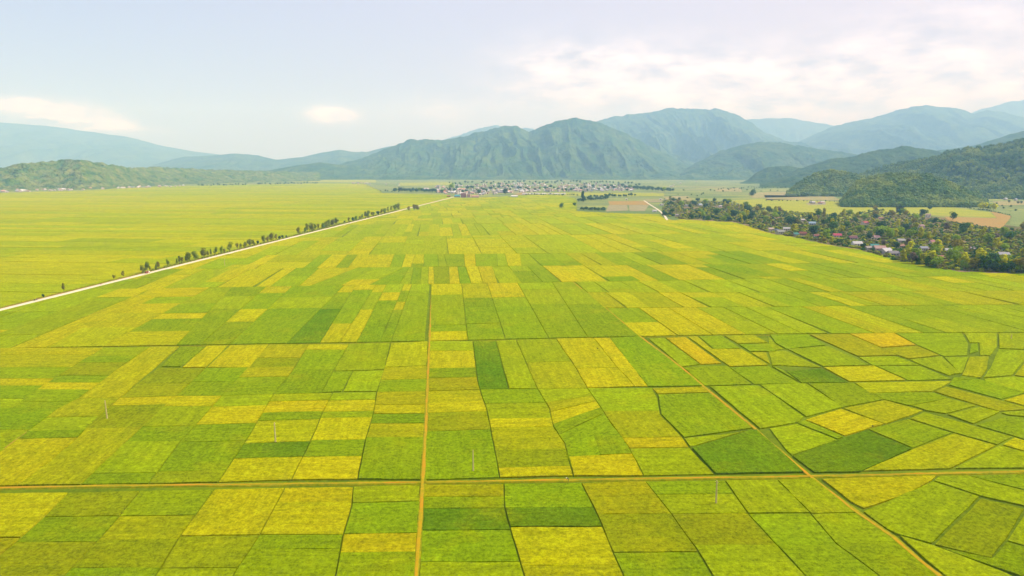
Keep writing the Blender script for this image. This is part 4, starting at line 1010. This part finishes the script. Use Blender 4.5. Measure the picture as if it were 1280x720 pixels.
# low bushes, hedges and banana clumps between the village houses
def undergrowth(n, cols):
    for ci, c in enumerate(cols):
        VV = []; FF = []; base = 0; k = 0
        while k < n:
            px = random.uniform(828, 1310); yt, yb = hy(vtop, px), hy(VB, px); py = yt + (yb - yt) * random.random() ** 1.1
            if any(abs(px - a) < w * 0.42 and -1 < py - b < 2.2 for a, b, w in occ): continue
            x, y = gp(px, py); B, Fc = BL[random.randrange(6)]; s = random.uniform(1.2, 3.6); a = random.uniform(0, 6.28)
            W = np.stack([B[:, 0] * math.cos(a) - B[:, 1] * math.sin(a), B[:, 0] * math.sin(a) + B[:, 1] * math.cos(a), B[:, 2] * random.uniform(0.6, 1.0)], -1) * s + (x, y, 0.2 + s * 0.2)
            VV.append(W); FF.append(Fc + base); base += len(B); k += 1
        me = bpy.data.meshes.new("undergrowth"); me.from_pydata(np.concatenate(VV).tolist(), [], np.concatenate(FF).tolist()); me.materials.append(M_FOL); me.update()
        o = bpy.data.objects.new("undergrowth", me); COL.objects.link(o); o["kind"] = "stuff"; o.color = (*c, 1)
        o["label"] = ["dark bushes between the village houses and trees", "yellow-green bushes between the village houses and trees", "brownish scrub between the village houses and trees"][ci]
undergrowth(2400, [(0.06, 0.14, 0.02), (0.30, 0.34, 0.01), (0.17, 0.17, 0.04)])

VV = []; FF = []; base = 0
for k in range(520):
    px = random.choice((random.uniform(184, 345), random.uniform(340, 500), random.uniform(374, 500)))
    x, y = on_verge(px, random.uniform(3.6, 6.6)); B, Fc = BL[k % 6]; q = random.uniform(0.5, 1.9) * (1 + (px > 374) * 0.5)
    W = B * (q, q * 1.2, q * 0.9) + (x, y, 0.3 + q * 0.2); VV.append(W); FF.append(Fc + base); base += len(B)
hb = mesh_obj("undergrowth", np.concatenate(VV).tolist(), np.concatenate(FF).tolist(), M_FOL); hb.color = (0.20, 0.24, 0.02, 1); hb["kind"] = "stuff"
hb["label"] = "low bushes under the trees along the pale road"

# ------------------------------------------------------------------ poles in the rice
def utility_pole(px, py, ptop, label, lean=0.0):
    x, y = gp(px, py); D = math.hypot(x, y); hgt = (py - ptop) * D / F * 1.03
    o = empty("utility_pole", (x, y, 0), random.uniform(0, 3))
    m = MB(); m.tube([(0, 0, -0.1), (lean * .5, 0, hgt * .5), (lean, 0, hgt)], [0.27, 0.22, 0.16], 10); m.build("post", M_CONC, o)
    f = MB(); f.tube([(0, 0, -.05), (0, 0, .85)], [0.34, 0.26], 10); f.build("footing", M_CONC, o)
    c = MB(); c.box(lean - .5, lean + .5, -.06, .06, hgt - .55, hgt - .43); c.build("crossarm", M_CONC, o)
    tag(o, label, "pole")
utility_pole(134, 524, 502.5, "pale concrete pole in the rice, leftmost of the near poles", -0.4)
utility_pole(344.5, 553.5, 528, "pale concrete pole in olive yellow rice left of the centre track")
utility_pole(591.5, 589.5, 560, "pale concrete pole in the dark green plot right of the centre track")
utility_pole(895, 630, 599, "pale concrete pole just below the cross track, the tallest one", 0.1)
utility_pole(281, 333, 323.5, "small pole standing before the roadside trees")
utility_pole(563, 300, 296.5, "tiny dark pole where the far plots meet the dirt line")
utility_pole(1264, 424, 419, "small pole at the right in light green rice")

# ------------------------------------------------------------------ people and vehicles
def skin_person(name, x, y, z, rz, pose, shirt, trousers, hat, label):
    o = empty(name, (x, y, z), rz)
    J = {'stand': [(0,0,.92),(0,0,1.2),(0,0,1.42),(0,0,1.52),(0,0,1.66),(.19,0,1.40),(.26,.02,1.12),(.27,.12,.88),(-.19,0,1.40),(-.26,.02,1.12),(-.27,.12,.88),(.1,0,.88),(.11,.02,.48),(.11,0,.06),(.11,.14,.03),(-.1,0,.88),(-.11,.02,.48),(-.11,0,.06),(-.11,.14,.03)],
         'bend': [(0,0,.90),(0,.22,1.08),(0,.42,1.12),(0,.52,1.10),(0,.66,1.06),(.18,.42,1.08),(.2,.46,.80),(.18,.52,.52),(-.18,.42,1.08),(-.2,.46,.80),(-.18,.52,.52),(.1,0,.86),(.11,.05,.46),(.11,0,.06),(.11,.14,.03),(-.1,0,.86),(-.11,.05,.46),(-.11,0,.06),(-.11,.14,.03)],
         'ride': [(0,-.1,.86),(0,-.06,1.12),(0,0,1.36),(0,.02,1.46),(0,.05,1.60),(.19,0,1.32),(.27,.18,1.12),(.25,.42,1.06),(-.19,0,1.32),(-.27,.18,1.12),(-.25,.42,1.06),(.12,-.05,.84),(.2,.3,.72),(.18,.2,.34),(.18,.34,.30),(-.12,-.05,.84),(-.2,.3,.72),(-.18,.2,.34),(-.18,.34,.30)]}[pose]
    E = [(0,1),(1,2),(2,3),(3,4),(2,5),(5,6),(6,7),(2,8),(8,9),(9,10),(0,11),(11,12),(12,13),(13,14),(0,15),(15,16),(16,17),(17,18)]
    R = [.14,.13,.13,.055,.10,.07,.045,.035,.07,.045,.035,.09,.06,.045,.035,.09,.06,.045,.035]
    me = bpy.data.meshes.new("body"); me.from_pydata(J, E, []); b = bpy.data.objects.new("body", me); COL.objects.link(b); b.parent = o
    sk = b.modifiers.new("skin", 'SKIN'); sk.use_smooth_shade = True
    for i, v in enumerate(me.skin_vertices[0].data): v.radius = (R[i], R[i]); v.use_root = (i == 0)
    b.modifiers.new("sub", 'SUBSURF').render_levels = 1
    me.materials.append(M_CLOTH); b.color = (*shirt, 1)
    hx, hyy, hz = J[4]
    hd = MB(); hd.ball((hx, hyy, hz), (.085, .1, .12), 10, 8); hd.build("head", M_SKIN, o, True)
    if hat:
        c = MB(); n = 14; vs = [(hx, hyy, hz + .26)] + [(hx + .26 * math.cos(6.2832 * i / n), hyy + .26 * math.sin(6.2832 * i / n), hz + .06) for i in range(n)] + [(hx, hyy, hz + .08)]
        c.add(vs, [(0, 1 + i, 1 + (i + 1) % n) for i in range(n)] + [(n + 1, 1 + (i + 1) % n, 1 + i) for i in range(n)]); c.build("hat", M_STRAW, o)
    tag(o, label, "person"); return o
def place(px, py, z=0.35): x, y = gp(px, py, z); return x, y, z
skin_person("person", *place(710.5, 601.8, 0.35), 1.2, 'bend', (0.10, 0.09, 0.08), None, True, "stooping farmer in a pale conical hat on the dirt cross track")
skin_person("person", *place(747.5, 437.5, 0.1), 0.6, 'bend', (0.02, 0.02, 0.02), None, False, "dark clothed farmer bending in the yellow plot near the channel")
skin_person("person", *place(1091, 534.8, 0.1), 2.2, 'bend', (0.02, 0.02, 0.025), None, False, "dark clothed farmer bending at the corner of the small yellow plot")
def motorbike(x, y, z, rz, col, label):
    o = empty("motorbike", (x, y, z), rz)
    for yy in (-.62, .62):
        w = MB(); vs = []; fs = []; n = 16; k = 6
        for i in range(n):
            a = 6.2832 * i / n
            for j in range(k):
                b_ = 6.2832 * j / k; r = .27 + .05 * math.cos(b_); vs.append((.05 * math.sin(b_), yy + r * math.cos(a), .31 + r * math.sin(a)))
        for i in range(n):
            for j in range(k): fs.append((i*k+j, i*k+(j+1) % k, ((i+1) % n)*k+(j+1) % k, ((i+1) % n)*k+j))
        w.add(vs, fs); w.build("wheel", M_RUBBER, o)
    b = MB(); b.tube([(0,-.55,.55),(0,-.1,.5),(0,.25,.45),(0,.45,.85)], [.11,.14,.12,.09], 8); b.build("body", M_PAINT, o).color = (*col, 1)
    s = MB(); s.box(-.12, .12, -.6, .15, .68, .78); s.build("seat", M_RUBBER, o)
    h = MB(); h.tube([(-.32,.38,1.05),(0,.47,1.0),(.32,.38,1.05)], [.02,.025,.02], 6); h.tube([(0,.47,1.0),(0,.62,.31)], [.03,.025], 6); h.build("handlebar", M_RUBBER, o)
    l = MB(); l.ball((0, .56, .88), (.08, .06, .08)); l.build("headlight", M_STRAW, o)
    tag(o, label, "motorbike")
hd = math.atan2(-rd.x, rd.y)
def onroad(px, off=0.0, z=0.5):
    py = 388 + px * (247 - 388) / 565.0; x, y = gp(px, py); return x - rn.x * off, y - rn.y * off, z
for px, off, col, sh, la, lb in [(44, 0.4, (.05,.05,.06), (.03,.03,.05), "dark motorbike nearest the left end of the pale road", "dark clothed rider on the motorbike nearest the left end of the road"),
        (47.5, 0.9, (.3,.05,.05), (.10,.12,.3), "second motorbike, just ahead of the first, on the pale road", "rider in blue on the second motorbike from the left"),
        (126.5, 0.2, (.2,.04,.03), (.22,.06,.03), "reddish motorbike alone on the middle stretch of road", "rider in rust red on the lone motorbike")]:
    x, y, z = onroad(px, off); motorbike(x, y, z, hd, col, la); skin_person("person", x, y, z, hd, 'ride', sh, None, False, lb)
def truck(px, label):
    x, y, z = onroad(px, -0.6); o = empty("truck", (x, y, z), hd)
    c = MB(); c.add([(-.9,1.2,.6),(.9,1.2,.6),(.9,2.8,.6),(-.9,2.8,.6),(-.85,1.25,2.1),(.85,1.25,2.1),(.85,2.3,2.1),(-.85,2.3,2.1),(.9,2.8,1.3),(-.9,2.8,1.3)],
        [(0,3,2,1),(4,5,6,7),(0,1,5,4),(1,2,8,6,5),(2,3,9,8),(8,9,7,6),(3,0,4,7,9)]); c.build("cab", M_PAINT, o).color = (.75,.73,.7,1)
    w = MB(); w.add([(-.75,2.76,1.38),(.75,2.76,1.38),(.72,2.36,2.0),(-.72,2.36,2.0)], [(0,1,2,3)]); w.v = [(a, b+.03, d+.02) for a, b, d in w.v]; w.build("windscreen", M_DARK, o)
    b = MB(); b.box(-1, 1, -2.6, 1.05, .75, .95); b.box(-1, -.93, -2.6, 1.05, .95, 1.7); b.box(.93, 1, -2.6, 1.05, .95, 1.7); b.box(-.93, .93, -2.6, -2.53, .95, 1.7); b.box(-.93, .93, .98, 1.05, .95, 1.9)
    b.build("cargo_bed", M_PAINT, o).color = (.35,.09,.06,1)
    for yy in (-1.7, 2.0):
        for s in (-1, 1):
            q = MB(); q.tube([(s*.72, yy, .38), (s*.98, yy, .38)], [.38, .38], 14); q.build("wheel", M_RUBBER, o)
    tag(o, label, "truck")
truck(183.5, "small truck with white cab and reddish bed on the pale road below the tree row")

# ------------------------------------------------------------------ haze, sky, sun
hz = MB(); hz.box(-21000, 21000, -1100, 26000, -8, 2350)
m = bpy.data.materials.new("air haze"); m.use_nodes = True; nt = m.node_tree; nt.nodes.clear()
o_ = nt.nodes.new("ShaderNodeOutputMaterial"); pv = nt.nodes.new("ShaderNodeVolumePrincipled")
pv.inputs["Color"].default_value = (0.33, 0.62, 1.0, 1); pv.inputs["Absorption Color"].default_value = (1, 1, 1, 1); pv.inputs["Density"].default_value = 8.8e-5; pv.inputs["Anisotropy"].default_value = 0.0
nt.links.new(pv.outputs[0], o_.inputs["Volume"])
hzo = hz.build("haze", m); hzo["kind"] = "stuff"

EL, AZ = math.radians(43), math.radians(74)      # azimuth clockwise from +Y (the way we look)
w = bpy.data.worlds.new("World"); scene.world = w; w.use_nodes = True; nt = w.node_tree; nt.nodes.clear()
out = nt.nodes.new("ShaderNodeOutputWorld"); bg = nt.nodes.new("ShaderNodeBackground"); nt.links.new(bg.outputs[0], out.inputs[0])
sky = nt.nodes.new("ShaderNodeTexSky"); sky.sky_type = 'NISHITA'; sky.sun_disc = False; sky.sun_elevation = EL; sky.sun_rotation = AZ
sky.altitude = 500; sky.air_density = 1.0; sky.dust_density = 4.0; sky.ozone_density = 1.0
tc = nt.nodes.new("ShaderNodeTexCoord"); sx = nt.nodes.new("ShaderNodeSeparateXYZ"); nt.links.new(tc.outputs["Generated"], sx.inputs[0])
az = math_(nt, 'ARCTAN2', sx.outputs[0], sx.outputs[1]); el = math_(nt, 'ARCSINE', sx.outputs[2])
cb = nt.nodes.new("ShaderNodeCombineXYZ"); nt.links.new(az, cb.inputs[0]); nt.links.new(math_(nt, 'MULTIPLY', el, 2.6), cb.inputs[1])
cn = noise(nt, cb.outputs[0], 9.0, 8, 0.58); cn2 = noise(nt, cb.outputs[0], 3.2, 6, 0.55); cn3 = noise(nt, cb.outputs[0], 16.0, 8, 0.6)
def blobm(px, py, rx, ry, k):
    a0 = math.atan2(px - 640, F); e0 = (HY - py) / F * math.cos(a0)
    u = math_(nt, 'MULTIPLY', math_(nt, 'SUBTRACT', az, a0), F / rx); v = math_(nt, 'MULTIPLY', math_(nt, 'SUBTRACT', el, e0), F / ry)
    s = math_(nt, 'ADD', math_(nt, 'MULTIPLY', u, u), math_(nt, 'MULTIPLY', v, v))
    return math_(nt, 'MULTIPLY', math_(nt, 'EXPONENT', math_(nt, 'MULTIPLY', s, -1.0)), k)
def gather(L):
    acc = None
    for b in L:
        q = blobm(*b); acc = q if acc is None else math_(nt, 'ADD', acc, q)
    return acc
puffs = gather([(35,142,60,13,1.3),(75,147,60,10,1.1),(135,157,60,7,1.2),(425,147,26,9,1.5),(1230,92,100,26,1.2)])
bank = gather([(740,92,100,28,1.1),(860,112,160,26,1.4),(960,100,150,30,0.9),(1080,122,170,20,1.1),(560,142,70,16,0.5),(1180,60,260,40,0.5)])
fac = math_(nt, 'ADD', math_(nt, 'MULTIPLY', puffs, maprange(nt, cn, 0.43, 0.6, 0.0, 1.3)), math_(nt, 'MULTIPLY', bank, maprange(nt, cn2, 0.3, 0.6, 0.15, 1.2)))
fac = math_(nt, 'MINIMUM', fac, 1.0)
# thin high veil, thicker toward the sun's side
veil = maprange(nt, az, -0.6, 0.4, 0.75, 0.98)
vcol = mix(nt, maprange(nt, az, -0.55, 0.5, 0, 1), (3.4, 3.5, 5.7), (4.9, 4.4, 5.6))
skyc = mix(nt, veil, sky.outputs[0], vcol)
cc = mix(nt, maprange(nt, cn3, 0.35, 0.65, 0, 1), (4.2, 4.0, 5.3), (8.2, 7.5, 8.3))
fin = mix(nt, fac, skyc, cc)
nt.links.new(fin, bg.inputs[0]); bg.inputs[1].default_value = 0.09
sd = bpy.data.lights.new("sun", 'SUN'); sd.energy = 3.6; sd.angle = math.radians(0.6); sd.color = (1.0, 0.94, 0.80)
so = bpy.data.objects.new("sun", sd); COL.objects.link(so)
sv = Vector((math.sin(AZ) * math.cos(EL), math.cos(AZ) * math.cos(EL), math.sin(EL)))
so.rotation_euler = sv.to_track_quat('Z', 'Y').to_euler(); so.location = (0, 0, 3000)

scene.view_settings.view_transform = 'Standard'; scene.view_settings.look = 'None'; scene.view_settings.exposure = 0.9; scene.view_settings.gamma = 1
scene.render.engine = 'CYCLES'; cy = scene.cycles
cy.max_bounces = 6; cy.diffuse_bounces = 2; cy.glossy_bounces = 1; cy.transmission_bounces = 2; cy.volume_bounces = 1; cy.transparent_max_bounces = 4
cy.use_denoising = True
